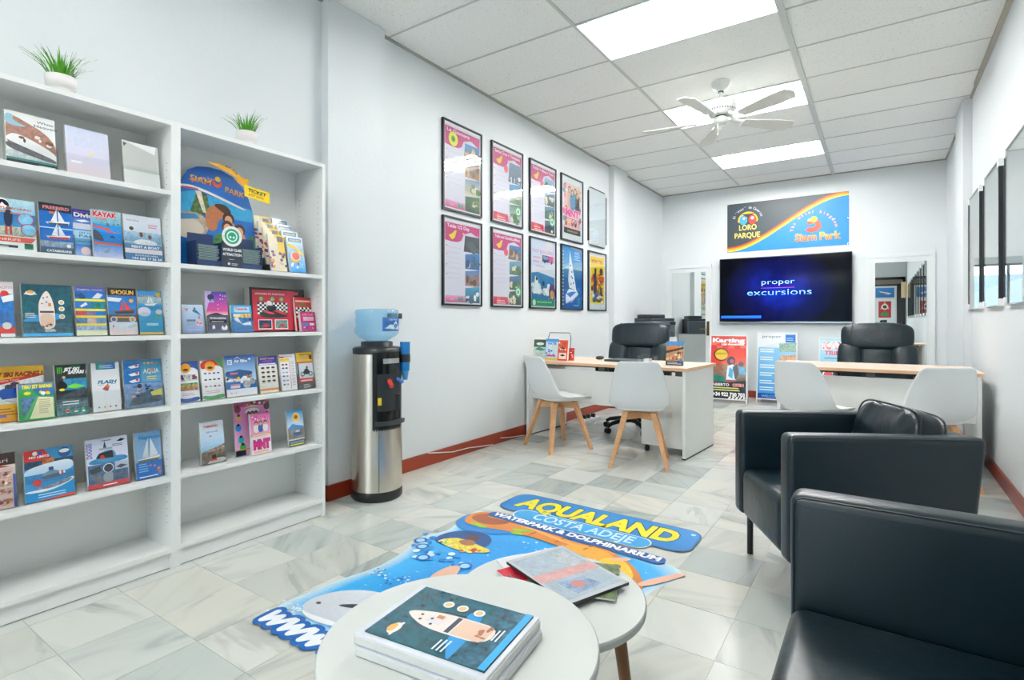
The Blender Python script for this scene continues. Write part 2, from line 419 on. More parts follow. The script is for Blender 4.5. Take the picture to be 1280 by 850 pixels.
skirt('baseboard_back', [(XL + t, -2.86, YB - t, YB), (-2.12, -.17, YB - t, YB), (.59, XR - t, YB - t, YB)])

# floor: grout bed with marble tiles laid on it
floor = struct('floor', M().box(XL - .1, XR + .1, YF - .1, YB + .1, -.10, -.0018), mat('grout', '#d2cfc4', .8, vary=.1, vscale=30))
xs = [XL] + [-2.58 + .3045 * i for i in range(11)] + [XR]
ys = [YF] + [y for y in [.65 + .3 * i for i in range(-16, 28)] if YF + .05 < y < YB - .05] + [YB]
S_, C_ = math.sin(CAM_YAW), math.cos(CAM_YAW)
def project(x, y, z):
    d = -S_ * x + C_ * y
    if d < .2: return None
    return 640 + CAM_F * (C_ * x + S_ * y) / d, HORIZON - CAM_F * (z - CAM_H) / d, d
cells = []
for i in range(len(xs) - 1):
    for j in range(len(ys) - 1):
        cx, cy = (xs[i] + xs[i + 1]) / 2, (ys[j] + ys[j + 1]) / 2
        p = project(cx, cy, 0)
        vis = p is not None and -60 < p[0] < 1340 and 402 < p[1] < 930 and not (cx < -2.7 and cy < 2.0)
        cells.append((0 if vis else 1, p[2] if p else 99, i, j))
cells.sort()
one = {}; field = M(); g = .0009
for k, (inv, d, i, j) in enumerate(cells):
    x0, x1, y0, y1 = xs[i], xs[i + 1], ys[j], ys[j + 1]; w_, l_ = (x1 - x0) / 2 - g, (y1 - y0) / 2 - g
    if inv == 0 and k < 296:
        key = (round(w_, 3), round(l_, 3))
        if key not in one: one[key] = M().box(-w_, w_, -l_, l_, -.02, 0).mesh('tile'); one[key].materials.append(MARBLE)
        o = obj('tile', one[key], None, floor); o.location = ((x0 + x1) / 2, (y0 + y1) / 2, random.uniform(-.0004, .0002))
    else: field.box(x0 + g, x1 - g, y0 + g, y1 - g, -.02, 0)
obj('tile_field', field, mat('marble_field', '#cbcecb', .25, vary=.08, vscale=5), floor, 'stuff')

# suspended ceiling: 60 x 120 panels on a T-bar grid, lights in the middle bay
ceiling = struct('ceiling', M().box(XL - .1, XR + .1, YF - .1, YB + .1, 3.30, 3.42), mat('plenum', '#8a8d8c', .9))
gx = [XL, -1.727, -.527, XR]; gy = [YF] + [y for y in [2.702 + .6 * k for k in range(-12, 11)] if YF + .05 < y < YB - .05] + [YB]
LIGHT_K = [1, 4, 7, -5]  # last entry is an unseen fixture added to brighten the front
light_rows = [round(2.702 + .6 * k, 3) for k in LIGHT_K]
cell_mesh = {}; spots = []
for i in range(3):
    for j in range(len(gy) - 1):
        x0, x1, y0, y1 = gx[i], gx[i + 1], gy[j], gy[j + 1]
        if i == 1 and round(y0, 3) in light_rows:
            spots.append(((x0 + x1) / 2, (y0 + y1) / 2)); continue
        hw_, hl_ = (x1 - x0) / 2 - .004, (y1 - y0) / 2 - .004
        key = (round(hw_, 3), round(hl_, 3))
        if key not in cell_mesh:
            cell_mesh[key] = M().box(-hw_, hw_, -hl_, hl_, 0, .016).mesh('ceiling_tile'); cell_mesh[key].materials.append(CEIL)
        o = obj('ceiling_tile', cell_mesh[key], None, ceiling); o.location = ((x0 + x1) / 2, (y0 + y1) / 2, ZC + .004 + random.uniform(0, .002))
TBAR = mat('t_bar_paint', '#cfd2ce', .5)
for x, wd, z in ((gx[1], .011, ZC - .001), (gx[2], .02, ZC - .012)):
    obj('main_runner', M().box(x - wd, x + wd, YF, YB, z, ZC + .003).box(x - .002, x + .002, YF, YB, ZC, ZC + .04), TBAR, ceiling)
for i in range(3):
    for y in gy[1:-1]:
        obj('cross_tee', M().box(gx[i] + .012, gx[i + 1] - .012, y - .007, y + .007, ZC + .0005, ZC + .003).box(gx[i] + .012, gx[i + 1] - .012, y - .002, y + .002, ZC, ZC + .03), TBAR, ceiling)
EDGE = mat('edge_angle', '#a9aaa3', .6)
obj('edge_angle', M().box(XL, XL + .018, YF, YB, ZC - .012, ZC + .003), EDGE, ceiling)
obj('edge_angle', M().box(XR - .03, XR, YF, 6.0, ZC - .02, ZC + .003), mat('edge_angle_beige', '#b5b1a3', .6), ceiling)
obj('edge_angle', M().box(XL, XR, YB - .018, YB, ZC - .010, ZC + .003), EDGE, ceiling)
obj('edge_angle', M().box(XR - .018, XR, 6.0, YB, ZC - .010, ZC + .003), EDGE, ceiling)

# fluorescent troffers
TUBE = bpy.data.materials.new('fluorescent_tube'); nt, N, L, b = nodes_of(TUBE)
b.inputs['Emission Color'].default_value = (1.0, .99, .978, 1); b.inputs['Emission Strength'].default_value = TUBE_STRENGTH; b.inputs['Base Color'].default_value = (.9, .9, .9, 1)
PAN = mat('reflector_white', '#f4f5f2', .4)
lm = {}
def troffer(x, y, label):
    t_ = thing('ceiling_light', label, 'ceiling light', (x, y, ZC), 0, 'recessed fluorescent lights')
    if not lm:
        m = M(); a, c = .588, .288
        top = [(-a + .02, -c + .03), (a - .02, -c + .03), (a - .02, c - .03), (-a + .02, c - .03)]; bot = [(-a, -c), (a, -c), (a, c), (-a, c)]
        vs = [(p[0], p[1], .004) for p in bot] + [(p[0], p[1], .09) for p in top]
        m.add(vs, [(4, 5, 6, 7), (0, 4, 7, 3), (1, 2, 6, 5), (0, 1, 5, 4), (3, 7, 6, 2)][::1])
        lm['housing'] = (m.mesh('housing'), PAN)
        m = M()
        for s in (-1, 1):
            m.box(-.597, .597, s * .293 - .006, s * .293 + .006, -.003, .008); m.box(s * .592 - .006, s * .592 + .006, -.288, .288, -.003, .008)
        lm['trim'] = (m.mesh('trim'), WFRAME)
        lm['tube'] = (M().cyl((-.53, 0, .045), (.53, 0, .045), .013, n=10).mesh('tube'), TUBE)
        m = M()
        m.box(-.012, .012, -.011, .011, .03, .088)
        lm['lamp_holder'] = (m.mesh('lamp_holder'), mat('lamp_holder_white', '#d9dad6', .5))
        lm['ballast_cover'] = (M().box(-.5, .5, -.02, .02, .066, .089).mesh('ballast_cover'), PAN)
        for me, ma in lm.values(): me.materials.append(ma)
    for nm in ('housing', 'trim', 'ballast_cover'): obj(nm, lm[nm][0], None, t_)
    for yy in (-.21, -.07, .07, .21):
        obj('tube', lm['tube'][0], None, t_).location = (0, yy, 0)
        for xx in (-.545, .545): obj('lamp_holder', lm['lamp_holder'][0], None, t_).location = (xx, yy, 0)
LLAB = {3.6: 'fluorescent ceiling panel light over the gap before the desks, ahead of the fan', 5.4: 'fluorescent ceiling panel light directly behind the ceiling fan',
        7.2: 'fluorescent ceiling panel light close to the back wall above the banner'}
for x, y in spots:
    lab = [v for k, v in LLAB.items() if abs(k - y) < .2]
    troffer(x, y, lab[0] if lab else 'fluorescent ceiling panel light ' + ('above the coffee tables' if y > 1 else 'added for brightness, unseen above the camera tripod' if y > -1 else 'near the entrance door'))

# mirrored doors in the back wall
def mirror_door(name, x0, x1, handle_x):
    r_ = sempty(name, ((x0 + x1) / 2, YB, 0)); h = (x1 - x0) / 2; H = 2.0
    m = M()
    for s in (-1, 1): m.box(s * (h - .025) - .025, s * (h - .025) + .025, -.022, 0, 0, H)
    m.box(-h, h, -.024, 0, H - .05, H); obj('door_frame', m, WFRAME, r_)
    obj('door_leaf', M().box(-h + .05, h - .05, -.014, 0, .01, H - .05), WFRAME, r_)
    mi = obj('mirror', M().box(-h + .105, h - .085, -.019, -.0145, .10, H - .115), MIRROR, r_)
    if handle_x is not None:
        hx = handle_x - (x0 + x1) / 2
        hd = obj('handle_plate', M().box(hx - .02, hx + .02, -.028, -.0145, .90, 1.12), mat('handle_plate_dark', '#5b4a2a', .35, .8), r_)
        obj('handle', M().cyl((hx, -.02, 1.0), (hx, -.065, 1.0), .008, n=10).cyl((hx, -.062, 1.0), (hx - .11, -.062, 1.0), .009, n=10), BRASS, hd)
mirror_door('door_1', -2.845, -2.135, -2.182)
mirror_door('door_2', -.155, .575, None)
# entrance in the shop front (seen in the mirror)
e3 = sempty('door_3', (0.0, YF, 0))
DARKM = mat('dark_door_metal', '#23242a', .4)
obj('door_frame', M().box(.45, .66, 0, .06, 0, 2.5).box(-.75, .66, 0, .06, 2.25, 2.52).box(-.75, -.66, 0, .06, 0, 2.25), DARKM, e3)
obj('door_leaf', M().box(-.65, .44, 0, .04, .01, 2.24), WFRAME, e3)
obj('transom_panel', M().box(-.70, .6, .062, .07, 2.30, 2.44), mat('brown_blind', '#7a736a', .6), e3)

# ================================================================== BOOKCASES
BX, BD = -2.64, .262
def bookcase(y0, shelves, base_z, label):
    t_ = thing('bookcase', label, 'bookcase', (BX - BD / 2, y0 + .4, 0), PI / 2)     # local: x along the wall, -y towards the room
    d = BD / 2; H = 2.02
    for s in (-1, 1): obj('side_panel', M().box(s * .39 - .01, s * .39 + .01, -d, d, 0, H), WHITE, t_)
    obj('top_panel', M().box(-.38, .38, -d, d, H - .02, H - .0005), WHITE, t_)
    obj('back_panel', M().box(-.38, .38, d - .006, d, .06, H - .02), WHITE, t_)
    obj('plinth', M().box(-.38, .38, -d + .014, -d + .03, .004, base_z - .02), WHITE, t_)
    obj('base_shelf', M().box(-.38, .38, -d, d - .006, base_z - .02, base_z), WHITE, t_)
    for z in shelves: obj('shelf', M().box(-.3795, .3795, -d + .001, d - .006, z - .02, z), WHITE, t_)
    m = M()
    for s in (-1, 1):
        for yy in (-d + .04, d - .05):
            for k in range(52): m.box(s * .3798 - .0004, s * .3798 + .0004, yy - .0022, yy + .0022, .2 + k * .032, .2044 + k * .032)
    obj('peg_holes', m, mat('peg_hole_dark', '#6f6f6b', .8), t_, 'stuff')
    return t_
LZ = [1.705, 1.379, 1.054, .734, .414]; RZ = [1.381, 1.057, .732, .418]
bookcase(.38, LZ, .093, 'white open bookcase whose five upper shelves are all filled with leaflets')
bookcase(1.18, RZ, .100, 'white open bookcase with the blue cardboard waterpark display on its upper shelf')

# ------------------------------------------------------------------ leaflet covers
SKY, SEA, NAVY = '#8fc4ea', '#1f6fb5', '#123a78'
def photo(p, x0, y0, x1, y1, top='#7db6e6', bot='#1d5f9e', blob=('#ffffff', '#284a6a', '#c9b79a'), k=8, r=.06):
    p.R(x0, y0, x1, y1, bot, top, n=.25)
    p.blobs(x0 + .04, y0 + (y1 - y0) * .15, x1 - .04, y0 + (y1 - y0) * .7, blob, k, r * (x1 - x0), .4)
def boat_side(p, cx, cy, w, hull='#f4f4f2', dark='#2a3440'):
    a = p.w / p.h
    p.P([(cx - w / 2, cy), (cx + w / 2, cy + .12 * w * a), (cx + w * .42, cy - .1 * w * a), (cx - w * .36, cy - .12 * w * a)], hull)
    p.P([(cx - w * .42, cy - .03 * w * a), (cx + w * .44, cy + .02 * w * a), (cx + w * .42, cy - .1 * w * a), (cx - w * .36, cy - .12 * w * a)], dark)
def sails(p, cx, cy, w, c1='#f6f6f4', c2='#e3e8ee', hgt=1.):
    a = p.w / p.h * hgt
    p.P([(cx - .02, cy), (cx - .02, cy + w * a), (cx - w * .42, cy)], c1, c2)
    p.P([(cx + .02, cy), (cx + .02, cy + w * .9 * a), (cx + w * .45, cy)], c2, c1)
def top_boat(p, s=1.):          # white boat seen from above in dark green sea
    p.R(0, 0, 1, 1, '#0e5a66', '#0b4f60', n=.55)
    p.R(0, 0, 1, .30, '#3f6a80', '#1d5566', n=.9)
    p.P([(0, .30), (.2, .40), (.5, .46), (.75, .44), (.85, .36), (.5, .28), (0, .28)], '#2f97d8')
    p.P([(.48, .84), (.58, .76), (.66, .6), (.68, .44), (.60, .44), (.58, .66)], '#0a2c3a', n=.3)
    p.P(chaikin([(.33, .14), (.31, .5), (.33, .68), (.42, .83), (.5, .90), (.58, .76), (.63, .6), (.64, .4), (.64, .14)]), '#f3e6dc')
    p.P([(.34, .2), (.34, .44), (.62, .44), (.62, .2), (.56, .17), (.4, .17)], '#eccbb2')
    p.R(.34, .45, .62, .49, '#3b4658'); p.P([(.40, .56), (.56, .56), (.53, .70), (.43, .70)], '#e9dfe2')
    p.blobs(.38, .17, .6, .26, ('#7a4b35', '#b4775a', '#e7b69b'), 9, .03, 0)
    for q in ((.42, .74), (.48, .66), (.39, .63), (.50, .76)): p.E(*q, .018, '#2c3b57')
    p.R(.51, .58, .57, .64, '#cf8a55')
    p.E(.17, .83, .10, '#f3e9d2', ry=.06); p.E(.17, .85, .07, '#e9b25e', ry=.045); p.R(.05, .80, .29, .82, '#eef4fa')
    for q in (.66, .53, .38): p.E(.78, q, .062, '#ffffff'); p.E(.78, q, .042, '#d9c08a')
    p.lines(.05, .26, .43, .035, 3, '#eaf6ff'); p.lines(.42, .66, .12, .03, 2, '#ffffff')
    p.R(0, 0, 1, .055, '#45b0ea')
def c_heaven(p):
    p.R(0, 0, 1, 1, '#f5f6f4'); p.P([(0, .93), (.02, .2), (1, .1), (1, .62), (.2, .92)], '#a97f70', n=.35)
    p.P([(0, .95), (0, .72), (.5, .74), (.14, .82), (.18, .93)], '#9cc3d6'); p.P([(0, .5), (.2, .62), (1, .34), (1, .18), (.6, .3), (0, .44)], '#f3f4f4')
    p.P([(0, .44), (.6, .3), (1, .2), (1, .12), (.5, .2), (0, .3)], '#6e6d73', n=.4); p.P([(0, .3), (.5, .2), (1, .12), (1, .08), (0, .1)], '#cfd8da', n=.4)
    p.blobs(.3, .45, .9, .6, ('#4f4a4a', '#e9e4df', '#7a5c4c'), 9, .05)
    p.R(0, 0, 1, .09, '#27333a'); p.R(0, .09, 1, .13, '#4d8f8c'); p.lines(.62, .98, .04, .03, 1, '#d9e2e4')
    p.T('White', .80, .86, .05, '#2a4a66', fit=.34); p.T('Heaven', .80, .78, .055, '#2a4a66', fit=.46)
def c_pale(p):  # iridescent glare painted into the cover as pale lilac
    p.R(0, 0, 1, 1, '#e9def0', '#d7def4', n=.03); p.T('BOAT', .5, .62, .17, '#cfd9f2', fit=.6); p.P([(.45, .45), (.66, .55), (.62, .48), (.5, .42)], '#efe2b4')
    p.R(0, 0, 1, .25, '#eddbe2', '#e7dcea'); p.R(.1, .26, .34, .30, '#ffffff'); p.R(0, 0, 1, .03, '#f0e44a')
def c_glare(p):  # white glare painted onto a blank sheet
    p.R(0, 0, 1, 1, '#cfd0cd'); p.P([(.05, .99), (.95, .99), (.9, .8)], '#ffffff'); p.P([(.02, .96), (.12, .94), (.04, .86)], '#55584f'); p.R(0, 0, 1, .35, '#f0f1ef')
def c_fly(p):
    p.R(0, 0, 1, 1, '#eef4f2'); p.R(0, .62, 1, 1, '#5fb2d8', '#bfe3ee', n=.2); p.R(0, .45, 1, .72, '#3a86b8', '#2a6fae', n=.3); p.R(0, .28, 1, .46, '#a9b7a2', '#c7cfc2', n=.6)
    p.E(.33, .9, .13, '#ffffff', ry=.15); p.P([(.2, .84), (.3, .98), (.44, .96), (.5, .84), (.4, .86), (.34, .93), (.3, .85)], '#1c1418')
    p.T('FLYBOARD', .62, .79, .045, '#c33a2c', fit=.62, bold=.02)
    p.P([(.38, .45), (.36, .72), (.42, .78), (.5, .78), (.55, .72), (.52, .45)], '#232a44'); p.R(.38, .3, .43, .46, '#cf4a33'); p.R(.47, .3, .52, .46, '#cf4a33'); p.E(.46, .81, .05, '#8a5a44')
    p.R(.08, .72, .4, .75, '#b98a72'); p.R(.5, .71, .7, .74, '#b98a72')
    for q in ((.8, .62), (.86, .42)): p.E(*q, .17, '#c8345a'); p.E(*q, .15, '#7fc0e0', n=.4)
    p.P([(0, .26), (1, .26), (.9, .16), (0, .16)], '#d8584c'); p.T('TENERIFE', .38, .185, .045, '#fff2e8', fit=.6); p.R(.0, .05, .62, .1, '#3a3a40'); p.lines(.05, .6, .06, .03, 1, '#ffffff'); p.R(.75, .04, .93, .15, '#2f6f5a', n=.6)
def c_freebird(p):
    p.R(0, 0, 1, 1, '#1a6fc4', '#1a5fb0', n=.2); p.R(0, .84, 1, 1, '#1b1f36'); p.T('FREEBIRD', .52, .885, .06, '#e88f8a', fit=.8, bold=.03)
    for cy, d in ((.62, '#4a5560'), (.34, '#c4455a')):
        sails(p, .55, cy + .02, .5); boat_side(p, .55, cy, .75, '#f2f0ec', d)
    p.R(.3, .8, .45, .84, '#e07a3a'); p.R(0, .5, 1, .52, '#cfe6f6'); p.R(0, .13, 1, .25, '#8fa0b4', n=.7); p.E(.85, .17, .07, '#eef2f4'); p.R(0, 0, 1, .12, '#3a5a78')
    p.T('CATAMARANS', .55, .035, .045, '#ffffff', fit=.75, bold=.02)
def c_diving(p):
    p.R(0, 0, 1, 1, '#8fc6ee', '#2a55c0', n=.1); p.R(0, .82, 1, 1, '#16308a'); p.T('Diving', .45, .84, .085, '#ffffff', fit=.8, bold=.04); p.T('Discover', .4, .94, .03, '#e86a9a', fit=.6)
    p.P([(.1, .76), (.4, .79), (.6, .76), (.3, .73)], '#ffffff'); p.R(0, .58, 1, .7, '#d6dcea'); p.R(0, .38, 1, .55, '#a9d8f2'); p.T('GET YOUR', .5, .48, .04, '#1b2a44', fit=.6); p.T('PADI', .5, .41, .05, '#1b2a44', fit=.6)
    p.R(0, .28, 1, .37, '#5fb0de'); p.T('LANGUAGES', .45, .30, .035, '#2a4458', fit=.7); p.R(0, 0, 1, .26, '#a9c2f0', '#3f86e0'); p.E(.4, .12, .17, '#f3d9d4'); p.R(.75, 0, 1, 1, '#2b63c4')
def c_kayak(p):
    p.R(0, 0, 1, 1, '#2b8fd6', '#2b8fd6', n=.1); p.R(0, .7, 1, 1, '#5fa9c8', '#a8c9d4', n=.3); p.T('KAYAK', .45, .86, .10, '#d8202e', fit=.82, bold=.05, out='#f6e9e4'); p.T('TOURS', .3, .79, .05, '#e2655e', fit=.4, bold=.03)
    p.blobs(.4, .7, .9, .76, ('#cc4438', '#5c7a4a', '#e0a05a'), 6, .06); p.P([(0, .67), (.6, .62), (.6, .57), (0, .63)], '#d9553e'); p.P([(.5, .57), (1, .54), (1, .49), (.5, .52)], '#d9553e')
    p.R(0, .32, 1, .54, '#1a7fd0'); p.P([(0, .6), (.25, .52), (.4, .34), (.1, .36), (0, .4)], '#454e58'); p.P([(.55, .44), (.65, .49), (.8, .42)], '#2b4560')
    p.R(0, .27, 1, .32, '#d9644e'); p.R(0, 0, 1, .27, '#c6c6e4', '#3f93d8', n=.2); p.P([(.3, .12), (.5, .2), (.62, .24), (.45, .1)], '#8b9aa8')
def c_rent(p):
    p.R(0, 0, 1, 1, '#c8d2e4', '#e2e8f2'); p.R(0, .42, 1, .64, '#6f9cc0', '#aac7dd', n=.4); p.R(0, .2, 1, .42, '#5a86ac', '#a9bfd0', n=.5)
    p.P([(.2, .42), (.5, .5), (.95, .42), (.7, .34), (.35, .35)], '#e8ebee', n=.2); p.E(.45, .58, .05, '#7c5640', ry=.08); p.E(.68, .54, .05, '#6c4a3a', ry=.07)
    p.E(.2, .7, .085, '#e9e6dc'); p.E(.2, .7, .06, '#3c4450'); p.T('WILD SOUL', .24, .86, .04, '#3b4560', fit=.34); p.E(.78, .8, .15, '#dfe3ee', ry=.1); p.lines(.65, .92, .8, .05, 2, '#cf6f9a')
    p.R(0, .26, 1, .36, '#4a7fb0'); p.T('RENT A BOAT', .55, .28, .05, '#ffffff', fit=.75, bold=.03); p.R(.0, .16, 1, .26, '#e9dfe6'); p.R(0, 0, 1, .16, '#3f76a8'); p.T('BOOKING HERE', .56, .1, .035, '#ffffff', fit=.6); p.T('+34 645 17 56 34', .56, .03, .045, '#ffffff', fit=.8, bold=.03)
def c_redsea(p):
    p.R(0, 0, 1, 1, '#1d62ae', '#2b7cc4', n=.7); p.R(0, .78, 1, 1, '#f6eff0'); p.T('room', .7, .87, .07, '#d88a96', fit=.5, shear=.2); p.E(.45, .78, .14, '#d83a34'); p.E(.75, .78, .12, '#d83a34')
    p.P([(.65, .72), (1, .78), (1, .66), (.7, .62)], '#f2f5f8'); p.R(0, 0, 1, .18, '#d8413c'); p.E(.78, .2, .13, '#f3f1ec'); p.R(.6, 0, 1, .06, '#f4f4f4'); p.T('e.!', .35, .05, .08, '#ffffff')
def c_dolph(p):
    p.R(0, 0, 1, 1, '#1c6fc0'); p.R(0, .9, 1, 1, '#5a62b8'); p.T('Dolphins', .3, .92, .035, '#ffffff', fit=.4); p.lines(.55, .95, .93, .03, 1, '#d6d8f4')
    for y in (.70, .50, .36, .20): p.R(0, y, 1, y + .045, '#f3e424')
    p.blobs(.05, .78, .45, .86, ('#0f4c86', '#1a5c9c'), 4, .1); p.P([(.55, .76), (.75, .88), (.92, .84), (.8, .76)], '#dfe8f2'); p.P([(.15, .6), (.35, .68), (.4, .63), (.2, .57)], '#dfe7ee'); p.R(.5, .56, 1, .69, '#16808e', n=.4); p.blobs(.6, .58, .9, .66, ('#1d6f5c',), 4, .08)
    p.R(0, .41, .33, .49, '#c23a3c', n=.6); p.R(.34, .41, .66, .49, '#7a6a9c', n=.6); p.R(0, .25, .35, .35, '#53789c', n=.6); p.R(.36, .25, .66, .35, '#d9b7b4', n=.5); p.R(.67, .25, 1, .35, '#5d86b4', n=.5); p.R(0, .1, 1, .2, '#a3b4d6', n=.7); p.R(0, 0, 1, .1, '#e8ecc4')
def c_shogun(p):
    p.R(0, 0, 1, 1, '#2a80c8', '#1f6ab4', n=.15); p.R(0, .84, 1, 1, '#2a1c1c'); p.T('SHOGUN', .52, .865, .085, '#f4a33a', fit=.8, bold=.03, c2='#f7e25e'); p.P([(0, .8), (.5, .78), (.4, .7), (0, .72)], '#dfe9ee')
    p.P([(.5, .74), (.4, .52), (.52, .52)], '#d83a32'); p.P([(.54, .74), (.6, .52), (.84, .52)], '#d83a32'); boat_side(p, .55, .5, .8, '#6a4334', '#3a2a26'); p.E(.82, .73, .08, '#e8a33c')
    p.R(0, .28, 1, .43, '#5a4632', n=.5); p.R(.1, .36, .9, .39, '#d8a23e'); p.E(.17, .33, .12, '#d3cfc6'); p.E(.17, .33, .08, '#4a5a8a', n=.5); p.E(.83, .33, .12, '#d3cfc6'); p.E(.83, .33, .08, '#c58a5a', n=.5)
    p.R(0, 0, 1, .27, '#e9cfcc', '#cfe2f0', n=.1); p.P([(.6, .16), (.9, .24), (1, .18), (.7, .14)], '#b4c8d4'); p.P([(.1, .16), (.14, .24), (.18, .16)], '#d86a6a')
def c_sail(p):
    p.R(0, 0, 1, 1, '#1293c4', '#2b9ad6', n=.1); p.R(0, .7, 1, .86, '#7fa2b8', '#aebfc6', n=.3); p.E(.86, .92, .11, '#d9ae2a'); p.T('MARIA', .4, .85, .06, '#e2a58a', fit=.6)
    sails(p, .5, .72, .34, hgt=1.1); p.P([(.25, .7), (.8, .72), (.6, .64), (.4, .63)], '#f0f4f6'); p.R(0, .55, 1, .66, '#1f7fb4', n=.3)
    p.E(.24, .52, .27, '#cfd3e4', ry=.22); p.E(.24, .46, .2, '#b9c4d6', ry=.1, n=.3); p.P([(.55, .4), (.7, .54), (.95, .52), (1, .4), (.8, .34)], '#2a9a9c', n=.4); p.E(.85, .52, .14, '#c9ccd4', ry=.12); p.R(.3, .2, .8, .26, '#a8e0ee'); p.R(0, 0, 1, .05, '#e9cf5e')
def c_race(p):
    p.R(0, 0, 1, 1, '#f2b51f'); p.P([(0, .3), (1, .35), (1, .82), (0, .70)], '#dfe6e6', '#eef0ee', n=.3); p.P([(0, .74), (1, .84), (1, .81), (0, .64)], '#c5231c'); p.T('JET SKI RACING !', .52, .815, .075, '#8e120c', fit=.9, bold=.06, shear=.15)
    p.T('Adrenaline Tours', .30, .725, .04, '#f6e6c4', fit=.5, rot=4); p.P([(.15, .55), (.3, .62), (.55, .64), (.75, .5), (.5, .36), (.25, .37)], '#1d4fa8', n=.2); p.P([(.2, .4), (.55, .35), (.72, .46), (.5, .42)], '#f0f3f4'); p.blobs(.3, .58, .7, .68, ('#2a2f38', '#c2452e'), 5, .06)
    p.R(0, 0, 1, .32, '#efa31c', '#f4bd2a'); p.lines(.05, .5, .22, .05, 3, '#a86a2a'); p.R(.05, .08, .3, .12, '#7a6ab4')
def c_tibu(p):
    p.R(0, 0, 1, 1, '#2f9a4c'); p.R(0, .84, 1, 1, '#5b7f9a', n=.4); p.T('TIBU JET SAFARI', .52, .86, .085, '#f2e63a', fit=.85, bold=.06); p.P([(.35, .84), (1, .84), (1, .62), (.55, .66)], '#2d6ea8', n=.4); p.blobs(.62, .7, .85, .78, ('#d83a3a', '#f0e03c', '#ffffff'), 6, .06)
    p.P([(.05, .6), (.5, .64), (.32, .3), (.1, .1)], '#54789c', n=.8); p.P([(.55, .62), (.97, .58), (.97, .04), (.28, .04)], '#ece7bf'); p.P([(.5, .64), (.55, .62), (.24, .04), (.12, .04)], '#4fb063'); p.E(.25, .73, .1, '#e8dc3a', ry=.06); p.lines(.55, .9, .52, .05, 8, '#b9ab86')
def c_jetgreen(p):
    p.R(0, 0, 1, 1, '#1f2a2c', n=.2); p.T('JET SKI', .52, .875, .06, '#ffffff', fit=.5, bold=.05, shear=.2); p.T('SAFARI !', .7, .815, .06, '#ffffff', fit=.6, bold=.05, shear=.2); p.lines(.45, .9, .95, .03, 1, '#3fae5a')
    for q in (.07, .13, .19): p.P([(q, .96), (q + .035, .95), (q + .03, .82), (q + .005, .84)], '#58c82e')
    p.R(.25, .5, 1, .72, '#2b7fb0', '#2f86ae', n=.4); p.P([(.3, .56), (.6, .62), (.95, .56), (.6, .52)], '#6ad23a'); p.P([(.05, .36), (.95, .56), (.98, .45), (.6, .28), (.1, .3)], '#39424a', n=.5); p.P([(.05, .6), (.15, .7), (.32, .66), (.4, .54), (.1, .5)], '#10171c'); p.E(.27, .75, .055, '#caa084')
    p.E(.2, .51, .09, '#e9d92e', ry=.05); p.R(0, .14, 1, .32, '#6f8894', '#4a5c66', n=.8); p.lines(.2, .9, .26, .05, 2, '#eaf1f2'); p.R(0, 0, 1, .15, '#4f8a8c', n=.8); p.blobs(.15, .06, .9, .12, ('#7fd84a', '#e9efe9', '#c24a4a'), 9, .06)
def c_flash(p):
    p.R(0, 0, 1, 1, '#e6e7ea'); p.R(.16, .86, .86, 1, '#2f74b8'); p.R(.16, .86, .45, 1, '#2a8a8c'); p.lines(.28, .8, .94, .025, 3, '#cfe6f2')
    p.T('FLASH', .52, .57, .065, '#1b6f9c', fit=.66, bold=.05, shear=.3); p.lines(.2, .42, .54, .02, 1, '#b4605a', jit=0); p.lines(.66, .84, .55, .02, 1, '#555b66', jit=0)
    p.P([(.35, .46), (.55, .56), (.62, .5), (.56, .44)], '#d8402e'); p.P([(.33, .46), (.6, .44), (.52, .41)], '#1f5f9c'); p.P([(.5, .5), (.56, .53), (.58, .48)], '#2f9a4c')
    for x, c in ((.2, '#6a7ab0'), (.4, '#e0a02c'), (.6, '#c05a6a'), (.8, '#444a5c')): p.E(x, .09, .035, c)
def c_agua(p):
    p.R(0, 0, 1, 1, '#4f8ec8', '#2f7ab8', n=.3); p.R(0, 0, 1, .5, '#6f8aa8', '#7f9fd0', n=.5)
    for y in (.86, .7, .56): p.R(.02, y - .06, .42, y + .08, '#1f68b0', n=.3); p.P([(.12, y), (.4, y + .05), (.4, y - .02), (.2, y - .04)], '#eef1f2'); p.E(.34, y + .02, .04, '#b4555a')
    p.R(.46, .52, .98, .97, '#69a9c8', '#2f86a8', n=.15); p.T('AQUA', .72, .7, .10, '#f1ece4', fit=.42); p.E(.72, .77, .05, '#d88a6a')
    for x, c in ((.56, '#e0a23a'), (.66, '#d8b0a0'), (.76, '#e08a3c'), (.86, '#b85a9c')): p.E(x, .92, .035, c)
    p.lines(.6, .9, .62, .05, 2, '#f2d27a'); p.P([(.1, .04), (.25, .28), (.9, .34), (.98, .1)], '#56606c', n=.5); p.blobs(.15, .22, .75, .46, ('#3b6ea8', '#d9a58a', '#5a93c8', '#2c3340'), 16, .06); p.P([(.66, .3), (.98, .36), (.98, .22), (.7, .22)], '#e3dc6a')
def c_brown(p):
    p.R(0, 0, 1, 1, '#ead9d4', n=.1); p.R(0, .78, 1, 1, '#3a2422'); p.T('Safari', .5, .83, .07, '#e9dccd', fit=.6); p.P([(0, .8), (.6, .78), (.9, .74), (0, .74)], '#c63a2a'); p.R(.4, .0, .95, .72, '#d8c0ba')
    for y in (.6, .46, .3, .12): p.R(.45, y - .06, .9, y + .06, '#c9a290', n=.9); p.blobs(.5, y - .04, .86, y + .04, ('#6a4632', '#c2703c', '#efe2d4', '#7a3a58'), 5, .06)
    p.R(0, .0, .38, .3, '#b9c6ea'); p.R(.92, 0, 1, .6, '#4a5a9c')
